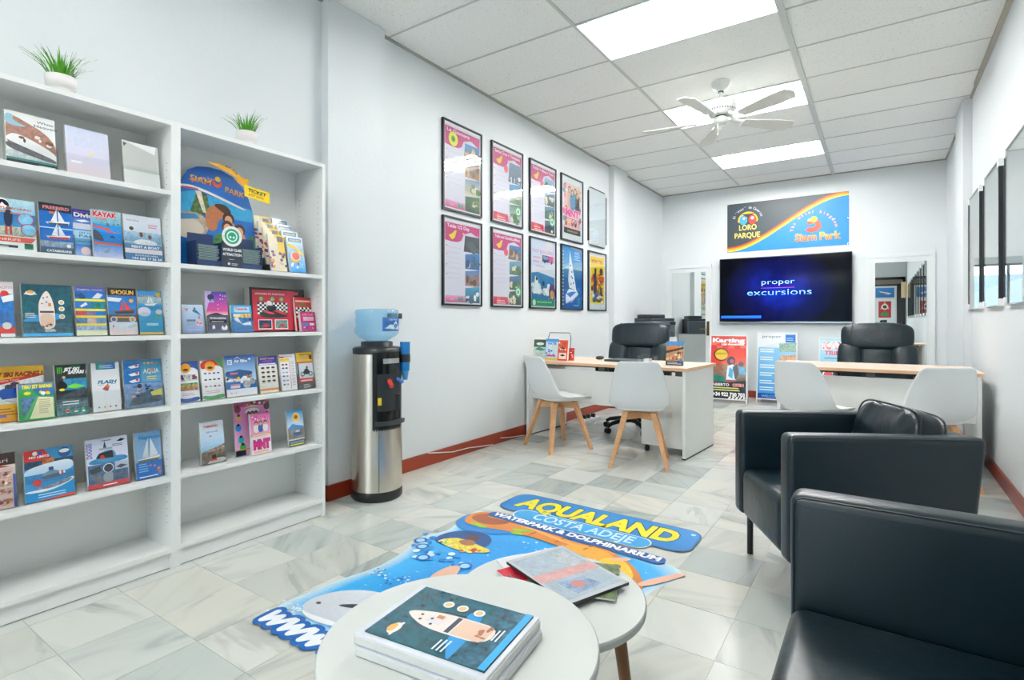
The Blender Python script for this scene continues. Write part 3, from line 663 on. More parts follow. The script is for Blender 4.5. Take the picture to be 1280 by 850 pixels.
def c_nolim(p):
    p.R(0, 0, 1, 1, '#2f93d4'); p.R(0, .74, 1, 1, '#c4312e'); p.P([(.4, 1), (1, 1), (1, .74), (.6, .74)], '#3a8cc0'); p.T('NO LIMITS', .3, .84, .04, '#ffffff', fit=.4, bold=.03); p.E(.22, .93, .05, '#e9eef2'); p.E(.32, .93, .05, '#3a5a9c')
    p.E(.82, .88, .13, '#1f4f8a'); p.E(.82, .91, .11, '#eef2f4', ry=.05); p.R(0, .64, 1, .78, '#27455f', n=.9); p.R(.35, .68, .6, .8, '#a86a3a', n=.9)
    p.P([(0, .64), (.5, .72), (1, .74), (1, .5), (0, .46)], '#a6c6e0', '#dce8f2'); p.R(0, .36, 1, .52, '#2f7ab0', n=.3); p.P([(.3, .46), (.5, .58), (.75, .52), (.7, .42), (.4, .4)], '#6f8aa0'); p.P([(.3, .46), (.75, .5), (.7, .42), (.4, .4)], '#41596c'); p.R(.48, .56, .58, .63, '#2c4a78'); p.blobs(.68, .48, .8, .54, ('#c64038', '#dfe4e8'), 5, .04)
    p.P([(0, .22), (.4, .22), (1, .4), (1, .3), (.5, .16), (0, .18)], '#ffffff'); p.P([(.1, .26), (.5, .28), (.95, .38), (.95, .3), (.5, .2)], '#8a94a8', n=.9); p.E(.24, .36, .09, '#cc3430'); p.P([(0, .19), (.5, .15), (1, .3), (1, 0), (0, 0)], '#2f9ad8'); p.lines(.25, .85, .11, .045, 2, '#d6efff', jit=.1); p.P([(0, 0), (1, 0), (1, .06), (.6, .03)], '#d8584c')
def c_doggie(p):
    p.R(0, 0, 1, 1, '#dfe0ee', '#cfd4ea'); p.T('DOGGIE', .13, .62, .085, '#7a7ab8', rot=90, bold=.05, al='L', fit=.42); p.P([(.05, .48), (.05, .58), (.5, .62), (.98, .6), (.98, .48)], '#3a86b8', n=.3)
    p.P([(.18, .56), (.3, .72), (.66, .76), (.72, .56), (.5, .5)], '#5a94b8'); p.P([(.22, .6), (.3, .7), (.62, .73), (.64, .58)], '#1c2430'); p.R(.3, .76, .62, .8, '#9aa8b4'); p.P([(.4, .8), (.44, .95), (.48, .8)], '#3a4450'); p.R(.36, .94, .6, .955, '#4a545e'); p.E(.37, .62, .055, '#cc3a2c'); p.P([(.72, .9), (.84, .95), (.95, .92), (.84, .89)], '#20262c'); p.lines(.62, .94, .84, .03, 2, '#555c68')
    p.R(.02, .1, .98, .48, '#4a6a92', n=.5); p.P([(.04, .4), (.3, .44), (.34, .34), (.1, .3)], '#2a3a38'); p.E(.5, .38, .13, '#dfe3ea'); p.E(.5, .38, .11, '#39414c'); p.R(.66, .32, .98, .48, '#aebccb'); p.P([(.68, .37), (.8, .42), (.96, .38), (.8, .34)], '#3b4858'); p.P([(.05, .3), (.3, .28), (.6, .1), (.2, .1)], '#6b7480', n=.5); p.E(.5, .2, .14, '#9aa4b0'); p.P([(.6, .28), (.98, .26), (.98, .14), (.6, .12)], '#56657a', n=.6); p.R(0, 0, 1, .1, '#c23e44'); p.lines(.35, .7, .04, .04, 1, '#ffffff')
def c_neptune(p):
    p.R(0, 0, 1, 1, '#8fb4d8', '#7aa6d2', n=.1); p.T('Neptuno', .55, .84, .08, '#1f86c4', fit=.8, bold=.04, shear=.2); p.P([(.48, .44), (.5, .86), (.25, .46)], '#c3ccd4', '#e6eaee'); p.P([(.54, .44), (.6, .86), (.86, .48)], '#d4dae0', '#eef1f4')
    p.P([(.05, .42), (.95, .46), (.85, .38), (.15, .36)], '#e3e4dc'); p.P([(.05, .40), (.92, .41), (.85, .36), (.15, .34)], '#6f6a48'); p.R(0, 0, 1, .36, '#1f6fc4', n=.15); p.lines(.1, .5, .3, .05, 4, '#7ab8ea'); p.blobs(.4, .08, .9, .28, ('#e07a5a', '#e8c84a', '#d8a05a'), 7, .06); p.R(.1, .03, .8, .05, '#e9f2f8')
def c_kids(p):
    p.R(0, 0, 1, 1, '#8fa4cc', '#bcd3ea', n=.1); p.P([(.05, .9), (.2, .86), (.32, .88), (.25, .76)], '#d8843a'); p.P([(.42, .78), (.62, .86), (.8, .72), (.9, .6), (.78, .66)], '#236a8c'); p.E(.6, .87, .05, '#6a4632'); p.P([(.78, .66), (.84, .5), (.74, .52)], '#c65a62'); p.P([(.62, .42), (.95, .4), (.95, .24), (.65, .26)], '#e6d3dc'); p.T('Fun', .78, .31, .09, '#d0434e', bold=.05)
    p.R(.2, .4, .6, .48, '#55708a'); p.lines(.15, .6, .34, .045, 2, '#7f93b4'); p.R(0, 0, 1, .22, '#7b8fc0', '#9fb4dc'); p.R(.15, .1, .85, .12, '#c5d2ec')
def c_purple(p):
    p.R(0, .42, 1, 1, '#e24a8a', '#4a3aa8'); p.P([(0, 1), (.3, 1), (0, .5)], '#c8a8e6'); p.R(0, .4, 1, .52, '#f2d9cc', '#d8569a'); p.P([(0, .42), (.3, .47), (.5, .49), (.8, .42), (1, .44), (1, .36), (0, .36)], '#2a2a48')
    for q in ((.7, .92), (.82, .9), (.92, .9), (.68, .82), (.8, .82), (.55, .68), (.56, .58)): p.E(*q, .02, '#ffffff')
    p.E(.24, .86, .15, '#2a2458'); p.E(.3, .78, .07, '#3aa0d8'); p.lines(.1, .45, .74, .03, 1, '#e8e4f8'); p.R(0, 0, 1, .38, '#55566e', '#44455c', n=.1); p.T('VIP EXCURSIONS', .5, .33, .04, '#ffffff', fit=.75, bold=.02); p.R(.12, .24, .9, .31, '#1a1a24'); p.lines(.2, .8, .26, .03, 1, '#e9e9ee'); p.P([(.6, .06), (.68, .2), (.78, .1), (.88, .22), (.95, .06)], '#ffffff'); p.P([(.2, .06), (.22, .18), (.34, .18), (.34, .06), (.3, .12)], '#ffffff')
def c_ten(p):
    p.R(0, 0, 1, 1, '#2a78b8', n=.2); p.R(0, .7, 1, 1, '#3fa3d8'); p.R(.15, .74, .9, .94, '#a8d8ee'); p.T('Tenerife', .5, .82, .09, '#d83a3e', fit=.6, bold=.03); p.R(.1, .54, .95, .68, '#d8b45a', n=.9); p.R(.1, .58, .4, .66, '#e9e4d4'); p.P([(.1, .52), (.3, .54), (.5, .3), (.2, .4)], '#d6dde0', n=.4); p.P([(.45, .3), (.9, .4), (.95, .26), (.6, .26)], '#e6eef0', n=.3); p.E(.65, .46, .09, '#1f62b0'); p.E(.9, .48, .07, '#16304a'); p.R(0, 0, 1, .2, '#2f6fae')
def c_kart(p):
    p.R(0, 0, 1, 1, '#1a1012'); p.R(.05, .03, .80, .95, '#d32a44'); p.R(.07, .86, .88, .93, '#cf2a44'); p.T('LEADERS IN KARTING', .36, .845, .035, '#f3e4e4', fit=.52, bold=.02)
    for x in (.2, .4, .56): p.E(x, .75, .05, '#2f5a58'); p.E(x, .75, .035, '#c8b45a', n=.5)
    for i in range(14):
        for j in range(6): p.R(.13 + i * .038, .40 + j * .045, .168 + i * .038, .445 + j * .045, '#16181c' if (i + j) % 2 else '#f4f4f2')
    p.P([(.15, .36), (.2, .46), (.38, .52), (.5, .5), (.66, .4), (.64, .33), (.3, .32)], '#1f2430'); p.P([(.2, .46), (.38, .40), (.44, .42), (.3, .47)], '#d8344a'); p.P([(.4, .48), (.62, .38), (.66, .42), (.5, .5)], '#c7303f'); p.E(.33, .64, .05, '#f2efe8'); p.P([(.28, .5), (.3, .6), (.44, .6), (.46, .5)], '#2a2f3a')
    for x in (.13, .42): p.R(x, .06, x + .24, .28, '#f4f4f4'); p.R(x + .012, .08, x + .228, .265, '#3a3f60' if x < .3 else '#6f8f88', n=.7); p.P([(x + .06, .13), (x + .12, .2), (x + .2, .14), (x + .14, .1)], '#c23a44')
def c_kred(p):
    p.R(0, 0, 1, 1, '#cc2a2c'); p.R(.05, .86, .95, .91, '#e8b4a4'); p.P([(.1, .74), (.5, .84), (.9, .74), (.5, .76)], '#6a7a3a')
    for i in range(8):
        for j in range(5): p.R(.04 + i * .115, .4 + j * .06, .155 + i * .115, .46 + j * .06, '#1a1c20' if (i + j) % 2 else '#f2f2f0')
    p.E(.6, .46, .1, '#e8c83a'); p.E(.45, .54, .12, '#2f3a44'); p.R(0, 0, 1, .38, '#b51d3a')
def c_kpink(p):
    p.R(0, 0, 1, 1, '#b8287a', '#c42a68', n=.1); p.T('KART CLUB', .5, .82, .09, '#e8d4e0', fit=.7); p.lines(.18, .9, .7, .07, 3, '#f2dce8', h=.6, jit=.1); p.R(.08, .28, .48, .42, '#2f78b8', n=.4); p.R(.58, .3, .88, .42, '#f0eef0'); p.blobs(.2, .1, .9, .22, ('#5a1f4a', '#7a3a6a', '#e0a0c0'), 7, .07)
def c_scoot(p, c1, c2, c3):
    p.R(0, 0, 1, 1, '#eeeef2'); p.P([(0, 1), (1, 1), (1, .78), (.75, .86), (.4, .84), (0, .74)], c1); p.P([(.6, 1), (1, 1), (1, .76)], c2); p.E(.42, .84, .24, '#e79a22'); p.E(.42, .80, .13, '#5a2a1c', ry=.06)
    p.P([(0, .12), (.4, .07), (1, .13), (1, 0), (0, 0)], c3); p.lines(.15, .85, .2, .04, 2, '#d8a8b0')
def c_g1(p):
    c_scoot(p, '#2a5aa8', '#234a9c', '#2f5aa8'); p.P([(0, 1), (.25, 1), (0, .84)], '#2f9a4c'); p.R(.02, .52, .95, .68, '#c8c6c6', n=.9); p.blobs(.1, .56, .9, .66, ('#3a7a4a', '#8a3a4a', '#3a5a8a', '#efefef'), 9, .09); p.R(.02, .28, .95, .46, '#b58a5a', n=.9); p.R(.02, .42, .95, .47, '#5a9a5a', n=.8)
def c_g2(p):
    c_scoot(p, '#cc2a2e', '#3f8a4c', '#4f9a5c')
    for y, cs in ((.66, ('#3a4a8c', '#8a3aa0', '#4a4a52')), (.5, ('#2a2c34', '#4a4e58', '#38404a')), (.33, ('#c23a4a', '#9aa4b0', '#2f343c'))):
        for i in range(4): p.E(.18 + i * .2, y, .065, cs[i % 3], ry=.035, n=.5)
def c_air(p):
    p.R(0, 0, 1, 1, '#e6ecf4'); p.R(0, .42, 1, 1, '#a9d3f0', '#1f5fb4', n=.05); p.R(.09, .78, .24, .9, '#eef2f4'); p.R(.12, .8, .21, .88, '#9ab0c0', n=.9); p.T('Air Bike', .52, .83, .065, '#ffffff', fit=.44, bold=.04); p.P([(.3, .9), (.42, .97), (.54, .9), (.42, .95)], '#ffffff'); p.E(.82, .9, .04, '#ffffff')
    p.P([(0, .62), (.25, .62), (.45, .66), (.52, .64), (.95, .58), (.75, .46), (.4, .4), (0, .48)], '#24507f', n=.1); p.R(.16, .54, .4, .58, '#d86a8a'); p.R(0, .18, 1, .36, '#2068b4', n=.1); p.blobs(.05, .34, .95, .48, ('#e9e2d8', '#2a3138', '#d8c84a', '#f2f2f2', '#c9703c'), 18, .06); p.E(.67, .27, .12, '#b8b4b0', n=.5); p.E(.86, .34, .1, '#a8a8a8', n=.5); p.R(.12, .2, .45, .3, '#b98aa0'); p.R(.14, .2, .43, .26, '#e8dce8'); p.R(0, 0, 1, .17, '#eef0f6'); p.T('10 + 1', .2, .06, .05, '#cc4450')
def c_v1(p):
    p.R(0, 0, 1, 1, '#f2ead8'); p.R(0, .76, 1, 1, '#3a3a98'); p.T('BUGGY TOURS', .5, .91, .04, '#e8a05a', fit=.75, bold=.03); p.E(.5, .86, .3, '#7a4aa0', ry=.06); p.R(.06, .77, .94, .80, '#f0ecf0'); p.R(.05, .22, .95, .75, '#eeeae2')
    for y in (.68, .56, .44, .32):
        for x in (.22, .5, .78): p.E(x, y, .1, '#3a3c40', ry=.05, n=.4); p.R(x - .1, y - .055, x + .1, y - .045, '#c98a6a')
    p.R(0, .06, 1, .12, '#e88a4a'); p.R(.05, .12, .95, .2, '#dfe4e4')
def c_v2(p):
    p.R(0, 0, 1, 1, '#f3f0f2'); p.T('BOOK & GO', .55, .92, .035, '#b43a7a', fit=.55, bold=.02); p.P([(0, .92), (.2, .9), (.3, .94), (0, .96)], '#c4342c'); p.R(.02, .8, .6, .88, '#f2c83a'); p.R(.6, .04, .63, .8, '#d85a6a')
    for y, c in ((.72, '#8a2a4a'), (.62, '#2a5aa8'), (.5, '#c8cad4'), (.4, '#2f7ab8'), (.28, '#8a8ac0'), (.17, '#3a8a6a')):
        p.E(.18, y, .08, c, ry=.05, n=.4); p.E(.4, y, .08, '#5a3a4a' if y > .5 else '#9aa0b4', ry=.05, n=.4)
    p.lines(.68, .95, .78, .05, 14, '#c9b4bc')
def c_bike(p):
    p.R(0, 0, 1, 1, '#5a5c58'); p.R(0, .74, 1, 1, '#f0c01e'); p.lines(.2, .9, .93, .05, 1, '#2a2a1c', jit=.1); p.T('ENDURO', .55, .80, .09, '#c8342a', fit=.65, out='#f6e9a0'); p.R(.8, .8, .95, .92, '#5a2a1a'); p.R(0, .7, 1, .74, '#cc5a1e'); p.R(.1, .28, .98, .70, '#dde4ea')
    for x in (.3, .8): p.E(x, .4, .13, '#2a2c30'); p.E(x, .4, .09, '#dde4ea')
    p.P([(.3, .4), (.45, .54), (.65, .56), (.8, .4), (.55, .38)], '#30343a'); p.E(.6, .58, .07, '#b43a5a'); p.P([(.22, .36), (.3, .4), (.28, .28)], '#d83a34'); p.R(0, .17, 1, .28, '#c9342c'); p.R(.15, .2, .9, .24, '#f0dcd4'); p.lines(.3, .8, .1, .04, 3, '#c3c8c8')
def c_tam(p):
    p.R(0, 0, 1, 1, '#5fb4e4', '#e6ecf4', n=.06); p.T('TAMARÁN', .45, .86, .05, '#c4302e', fit=.6, bold=.04); p.T('JEEP SAFARI', .5, .73, .035, '#5a8ab4', fit=.5, bold=.02); p.T('VIP', .42, .63, .035, '#c4302e', bold=.02); p.P([(0, .3), (.4, .34), (1, .42), (1, .5), (1, .1), (0, .1)], '#c9a58c', '#9a8478', n=.9); p.R(0, 0, 1, .28, '#6b6660', '#8a7c6c', n=.7); p.P([(.25, .04), (.4, .1), (1, .12), (1, 0), (.2, 0)], '#c9c9c6'); p.R(.42, .1, .6, .2, '#5a3a34'); p.R(.36, .06, .62, .1, '#d8482e')
def c_mnt(p):
    p.R(0, 0, 1, 1, '#e6b4d8', '#d86ab4', n=.05); p.R(.0, .9, 1, 1, '#8a2f6a', n=.5); p.blobs(.05, .92, .95, .98, ('#e8903a', '#3a1a2a', '#c23a4a', '#f2d2b4'), 10, .05, .2); p.P([(.2, .86), (.5, .92), (.85, .86), (.5, .88)], '#cfc09a'); p.E(.5, .8, .2, '#e3dbe6', ry=.08)
    for x, y, c in ((.1, .86, '#7a2a3a'), (.12, .7, '#d8a07a'), (.1, .52, '#2a86c8'), (.16, .3, '#2fa8b8'), (.2, .16, '#3aa84a'), (.92, .86, '#4a1a2a'), (.92, .68, '#a86a3a'), (.92, .5, '#3a4a8a'), (.92, .36, '#3aa8a0'), (.92, .24, '#d85a3a')): p.E(x, y, .085, c, ry=.1, n=.2); p.E(x, y + .05, .04, '#3a2420')
    for x in (.4, .5, .6): p.E(x, .76, .05, '#4a2a24', ry=.06); p.E(x, .745, .035, '#c99076')
    p.R(0, 0, .28, .1, '#1a1e3a'); p.R(.84, .0, 1, .1, '#1a1e3a'); p.R(.02, .1, .98, .12, '#c9a040')
def c_mnt2(p):
    p.R(0, 0, 1, 1, '#efd0e4', '#e06aa8'); p.blobs(.1, .84, .9, .95, ('#f2b8d8', '#ffffff', '#d84a9a'), 12, .04, 0)
    for x, c, h in ((.28, '#e8e0dc', '#5a3a2a'), (.5, '#3a5fa8', '#7a5236'), (.74, '#efe6e2', '#4a2a1e')): p.E(x, .64, .14, c, ry=.2); p.E(x, .77, .09, h, ry=.1); p.E(x, .745, .065, '#dfae92', ry=.08)
    p.R(.0, .44, 1, .5, '#d8a06a'); p.R(.05, .46, .95, .48, '#f4dcc0'); p.R(0, 0, 1, .44, '#f0dcea'); p.T('MNT', .52, .14, .2, '#d0287a', fit=.82, bold=.06, out='#6a1a4a'); p.R(.1, .04, .85, .08, '#e0b878')
def c_jeep(p):
    p.R(0, .5, 1, 1, '#e4f0f8', '#1f96d0'); p.E(.55, .79, .23, '#f4efe0', ry=.27); p.E(.55, .79, .2, '#f0b81e', ry=.24); p.E(.55, .8, .1, '#7a4a2c'); p.E(.5, .84, .05, '#e06a2c'); p.P([(0, .5), (.15, .57), (.32, .63), (.5, .58), (.8, .55), (1, .52), (1, .44), (0, .46)], '#3a82c0'); p.R(0, .2, 1, .47, '#8a8272', n=.7); p.P([(.25, .3), (.35, .42), (.75, .44), (.85, .32), (.6, .26)], '#3a5f9c'); p.P([(.4, .38), (.5, .43), (.7, .43), (.72, .37)], '#c8d4e2'); p.R(0, 0, 1, .16, '#39404c'); p.R(.06, .08, .94, .13, '#8aa4b8'); p.R(.06, .02, .94, .06, '#d9cf5a')

# ------------------------------------------------------------------ leaflets on the shelves, each stack in its clear holder
def leaflet(z, y0, w, h, fn, desc, th=.016, holder=True, x=BX - .055, lean=9, group='leaflets on the left bookcase', lift=.004, hb=None):
    yc = y0 + w / 2; rx = -R(lean)
    t_ = thing('leaflet_stack', desc, 'leaflet', (x, yc, z + lift), PI / 2, group, rx)
    obj('pages', M().box(-w / 2, w / 2, .0006, th, 0, h), PAPER, t_)
    p = Print(w, h, None); p.sm = True; fn(p)
    obj('cover', p.mesh('cover'), INKG, t_)
    if holder:
        hb = hb or h * .8
        b = M(); k = w / 2 + .004; q = .0015
        T = Matrix.Translation((0, 0, 0)) @ Matrix.Rotation(rx, 4, 'X')
        b.box(-k, k, th + .002, th + .002 + q, -.001, hb, T); b.box(-k, k, -.0065, -.0065 + q, -.001, h * .42, T)
        b.box(-k, k, -.0065, th + .003, -.003, -.0015, T)
        b.box(-k - q, -k, -.0065, th + .003, -.001, h * .42, T); b.box(k, k + q, -.0065, th + .003, -.001, h * .42, T)
        o = obj('leaflet_holder', b, ACRYL); o.location = (x, yc, z + lift); o.rotation_euler = (0, 0, PI / 2)
        tag(o, 'clear acrylic holder around the ' + desc, 'leaflet holder', 'clear leaflet holders')
LG, RG = 'leaflets on the left bookcase', 'leaflets on the right bookcase'
D, A = .100, .148
L1, L2, L3, L4, L5 = LZ
for z, y0, w, h, fn, desc, kw in [
    (L1, .617, .15, .21, c_heaven, 'brochure of brown cliffs and white sea foam', {}),
    (L1, .800, .148, .205, c_pale, 'glossy brochure with painted pale lilac glare and yellow lower edge', {}),
    (L1, 1.000, .140, .20, c_glare, 'blank grey sheet with painted white glare', dict(th=.008)),
    (L2, .560, .145, .20, c_fly, 'water sports leaflet of a rider in red and navy wetsuit', {}),
    (L2, .717, .105, .205, c_freebird, 'leaflet of two white catamarans on blue sea', {}),
    (L2, .829, .10, .20, c_diving, 'blue diving leaflet partly covered by the kayak leaflet', dict(x=BX - .075)),
    (L2, .890, .105, .207, c_kayak, 'leaflet with red KAYAK lettering and whale pictures', {}),
    (L2, 1.003, .148, .205, c_rent, 'pale blue leaflet reading RENT A BOAT', {}),
    (L3, .540, .102, .21, c_redsea, 'dark blue and red leaflet beside the top-view boat brochure', {}),
    (L3, .665, .155, .205, top_boat, 'teal brochure of a white boat seen from above', {}),
    (L3, .831, .105, .205, c_dolph, 'dolphin leaflet with yellow stripes across', {}),
    (L3, .945, .106, .205, c_shogun, 'dark topped leaflet of a ship with red sails', {}),
    (L3, 1.058, .096, .197, c_sail, 'turquoise sailing leaflet with yellow round badge', {}),
    (L4, .573, .165, .208, c_race, 'yellow leaflet reading JET SKI RACING', dict(x=BX - .075)),
    (L4, .649, .108, .142, c_tibu, 'small green leaflet reading JET SAFARI', dict(x=BX - .038)),
    (L4, .767, .103, .205, c_jetgreen, 'black leaflet of a green jet ski with claw mark', {}),
    (L4, .888, .100, .205, c_flash, 'white leaflet with slanted blue lettering and blue top tab', {}),
    (L4, 1.003, .150, .210, c_agua, 'blue leaflet of a crowd aboard a speedboat', {}),
    (L5, .540, .107, .205, c_brown, 'cream and brown leaflet with small stacked photographs', {}),
    (L5, .672, .153, .198, c_nolim, 'red and blue leaflet of a grey fishing boat', {}),
    (L5, .869, .150, .205, c_doggie, 'pale leaflet of a cabin cruiser above fishing photographs', {}),
    (L5, 1.046, .105, .205, c_neptune, 'blue leaflet of a sailing boat with two grey sails', {}),
    ]:
    leaflet(z, y0, w, h, fn, desc, group=LG, **kw)
R1, R2, R3, R4 = RZ
for z, y0, w, h, fn, desc, kw in [
    (R2, 1.237, .098, .136, c_kids, 'small pale blue leaflet of a leaping child', dict(hb=.18)),
    (R2, 1.350, .105, .205, c_purple, 'purple night sky leaflet with a dark volcano', {}),
    (R2, 1.471, .108, .140, c_ten, 'small blue leaflet with pale title box', dict(hb=.18)),
    (R2, 1.850, .106, .195, c_kred, 'red karting leaflet with chequered flag', dict(holder=False, x=BX - .075)),
    (R2, 1.858, .096, .110, c_kpink, 'small magenta karting leaflet', dict(holder=False, x=BX - .045, th=.02)),
    (R3, 1.218, .095, .19, c_g1, 'scooter leaflet with blue corner and orange badge', {}),
    (R3, 1.327, .105, .193, c_g2, 'scooter leaflet with red and green corners and orange badge', {}),
    (R3, 1.443, .160, .208, c_air, 'blue mountain leaflet with cyclists and square white panel', {}),
    (R3, 1.620, .106, .196, c_v1, 'purple topped leaflet with rows of small vehicles', {}),
    (R3, 1.745, .095, .199, c_v2, 'white leaflet with a red divided price list', {}),
    (R3, 1.849, .102, .206, c_bike, 'yellow topped leaflet of a motorbike', {}),
    (R4, 1.320, .115, .203, c_tam, 'white and sky blue leaflet of a hillside town', dict(x=BX - .05, lift=.006)),
    (R4, 1.504, .195, .278, c_mnt, 'large pink poster card crowded with cartoon people', dict(holder=False, x=BX - .085, th=.006, lean=5)),
    (R4, 1.566, .110, .210, c_mnt2, 'narrow pink leaflet of three performers before the poster card', dict(holder=False, x=BX - .045, lean=5)),
    (R4, 1.789, .100, .198, c_jeep, 'blue leaflet of a jeep under a yellow sun emblem', {}),
    ]:
    leaflet(z, y0, w, h, fn, desc, group=RG, **kw)
leaflet(R2, 1.594, .33, .24, c_kart, 'black and red cardboard box of a racing kart', th=.05, holder=False, x=BX - .105, group=RG, lean=4, lift=.002)

# tall rack of stepped amusement-park leaflets
def c_yel(p):
    p.R(0, 0, 1, 1, '#f0e6c8'); p.P([(.4, 1), (1, 1), (1, .3), (.6, .5)], '#eec84a'); p.R(.55, .8, .95, .95, '#4a4a32', n=.8); p.blobs(.0, .1, .3, .7, ('#8a4a9a', '#c23a5a', '#e8a03a', '#4a5ab0'), 14, .1); p.blobs(.6, .15, .95, .5, ('#3a3442', '#7a5a6a', '#c9b8a0'), 12, .1); p.R(.35, .05, .55, .9, '#efe2cc')
def c_aq(p):
    p.R(0, 0, 1, 1, '#2f9ade', '#d9eef8', n=.1); p.R(.1, .86, .9, .96, '#1a5fa8'); p.T('AQUALAND', .5, .885, .04, '#f2e03a', fit=.7, bold=.04); p.P([(.0, .8), (.3, .78), (.9, .6), (1, .45), (.8, .5), (.4, .68), (0, .7)], '#f0c23a'); p.E(.45, .45, .3, '#f4dfc2'); p.E(.45, .46, .22, '#e06a5a', n=.4); p.P([(0, .42), (.4, .3), (.8, .38), (.5, .26), (.1, .3)], '#e8b43a'); p.blobs(.1, .12, .9, .26, ('#ffffff', '#8fd0f0', '#1a5fa8'), 12, .07)
k = 0
for y0, w, fn, nm in ((1.668, .092, c_yel, 'cream and yellow'), (1.778, .100, c_aq, 'light blue water slide')):
    for i in range(4):
        desc = nm + (' leaflet at the front of the stepped rack', ' leaflet second in the stepped rack', ' leaflet third in the stepped rack', ' leaflet at the back of the stepped rack')[i]
        leaflet(R1, y0 - .006 * i, w, .205, fn, desc, th=.012, holder=False, x=BX - .03 - .035 * i, lean=12, group=RG, lift=.006 + .036 * i)
rk = thing('stepped_leaflet_rack', 'clear stepped rack holding two columns of tall leaflets', 'leaflet rack', (BX, 1.765, R1), PI / 2)
for i in range(4): obj('step', M().box(-.115, .125, .020 + .035 * i, .046 + .035 * i, .0005, .002 + .036 * i), ACRYL, rk)
obj('back_plate', M().box(-.115, .125, .188, .190, .0005, .27), ACRYL, rk)

# cardboard counter display with two leaflet pockets
ds = thing('cardboard_display', 'blue arched cardboard display of bathers with yellow ticket arrow and two leaflet pockets', 'display', (BX - .03, 1.448, R1), PI / 2, None)
w, h = .40, .54
arch = [(-.2, 0), (.2, 0), (.2, .26), (.197, .34), (.18, .40), (.15, .455), (.10, .50), (.04, .522), (-.02, .525), (-.08, .515), (-.125, .49), (-.148, .45), (-.152, .43), (-.185, .42), (-.2, .39)]
T = Matrix.Translation((0, .115, .002)) @ Matrix.Rotation(R(90 - 6), 4, 'X')
obj('backboard', M().prism(arch, -.004, 0, T), mat('display_card', '#1f5fae', .5), ds)
p = Print(w, h, None)
fr = lambda pts: [((x + .2) / w, y / h) for x, y in pts]
p.P(fr(arch), '#2277c4', '#2263b8'); p.P([(0, .66), (.25, .72), (1, .62), (1, .5), (0, .5)], '#3aa6d8', n=.2); p.sm = True
p.P([(0, .70), (.1, .74), (.3, .74), (.9, .60), (.9, .625), (.3, .765), (.1, .765), (0, .72)], '#f0e9e4'); p.P([(0, .69), (.1, .73), (.3, .73), (.3, .745), (.1, .745), (0, .705)], '#c8403a')
p.arc('The water kingdom', .42, .62, .30, .035, '#e8a884', 95, 70); p.T('SIAM', .33, .80, .055, '#e88a2c', fit=.25, out='#c8342a', ow=.02, c2='#f4df4a', rot=-6); p.T('PARK', .76, .745, .055, '#e88a2c', fit=.25, out='#c8342a', ow=.02, c2='#f4df4a', rot=-8)
p.E(.54, .83, .06, '#d8502c'); p.E(.54, .845, .035, '#2263b8'); p.E(.55, .87, .035, '#f0c83a')
p.P([(.18, .5), (.28, .72), (.4, .7), (.44, .5)], '#4a6a3c', n=.8); p.P([(.26, .72), (.33, .72), (.38, .52), (.34, .52)], '#e8dcc6', n=.3)
p.P([(0, .5), (.3, .52), (.42, .42), (.36, .3), (.1, .26), (0, .3)], '#b5a38c', n=.4); p.E(.14, .36, .2, '#d9cfbe', ry=.13); p.P([(0, .48), (.25, .5), (.3, .46), (0, .42)], '#3f86b4')
p.P([(.38, .36), (.36, .52), (.46, .62), (.62, .62), (.7, .54), (.6, .5), (.52, .46), (.5, .36)], '#b4724c', n=.15); p.P([(.46, .62), (.62, .64), (.72, .56), (.64, .53), (.55, .57)], '#4a2c20', n=.2)
for cx, cy in ((.66, .48), (.64, .40), (.80, .38)): p.E(cx, cy - .08, .08, '#c98a64', ry=.12); p.E(cx, cy + .02, .075, '#3a241c', ry=.08); p.E(cx, cy, .05, '#d9a07a', ry=.065)
p.P([(.7, .28), (.8, .3), (.86, .14), (.7, .16)], '#a86a9a', n=.2); p.P([(.86, .3), (.98, .36), (1, .2), (.9, .14)], '#3f8a3c', n=.7); p.P([(.46, .06), (.44, .3), (.56, .36), (.72, .28), (.72, .06)], '#3a7a34', n=.6)
obj('picture', p.mesh('picture', lambda x, y, z: tuple(T @ Vector((x - w / 2, y, .0006 + z)))), INKG, ds)
p = Print(.24, .15, None); p.P([(-.36, 1.0), (-.1, 1.02), (.2, .90), (.40, .70), (.53, .74), (.46, .40), (.2, .60), (.28, .64), (.1, .80), (-.14, .90)], '#eaa81c'); p.arc('BUY YOUR', .0, .48, .30, .07, '#5a3a10', 62, 50); p.P([(.42, .52), (1, .40), (1, 0), (.42, .12)], '#f4cf1c')
p.T('TICKET', .70, .27, .11, '#33250a', fit=.42, bold=.04, rot=-7); p.T('JUST HERE', .68, .14, .07, '#33250a', fit=.36, rot=-7)
ar = obj('ticket_arrow', p.mesh('ticket_arrow', lambda x, y, z: (x - .005, .045 - z, y + .365)), INKG, ds)
obj('card', M().prism([(.096, .383), (.235, .365), (.235, .425), (.096, .443)], .0455, .048, Matrix(((1, 0, 0, 0), (0, 0, 1, 0), (0, 1, 0, 0), (0, 0, 0, 1)))), mat('yellow_card', '#e8b81c', .5), ar)
NAVYC = mat('navy_card', '#16325e', .5); PLUM = mat('display_plinth_print', '#2c3444', .5)
[obj('pocket_back', M().box(x0, x1, .085, .088, 0, .165), NAVYC, ds) for x0, x1 in ((-.165, -.045), (.055, .165))]
for x0, x1 in ((-.165, -.045), (.055, .165)):
    b = M().box(x0, x1, 0, .004, 0, .03); b.box(x0, x0 + .004, 0, .085, 0, .12); b.box(x1 - .004, x1, 0, .085, 0, .12); obj('pocket', b, NAVYC, ds)
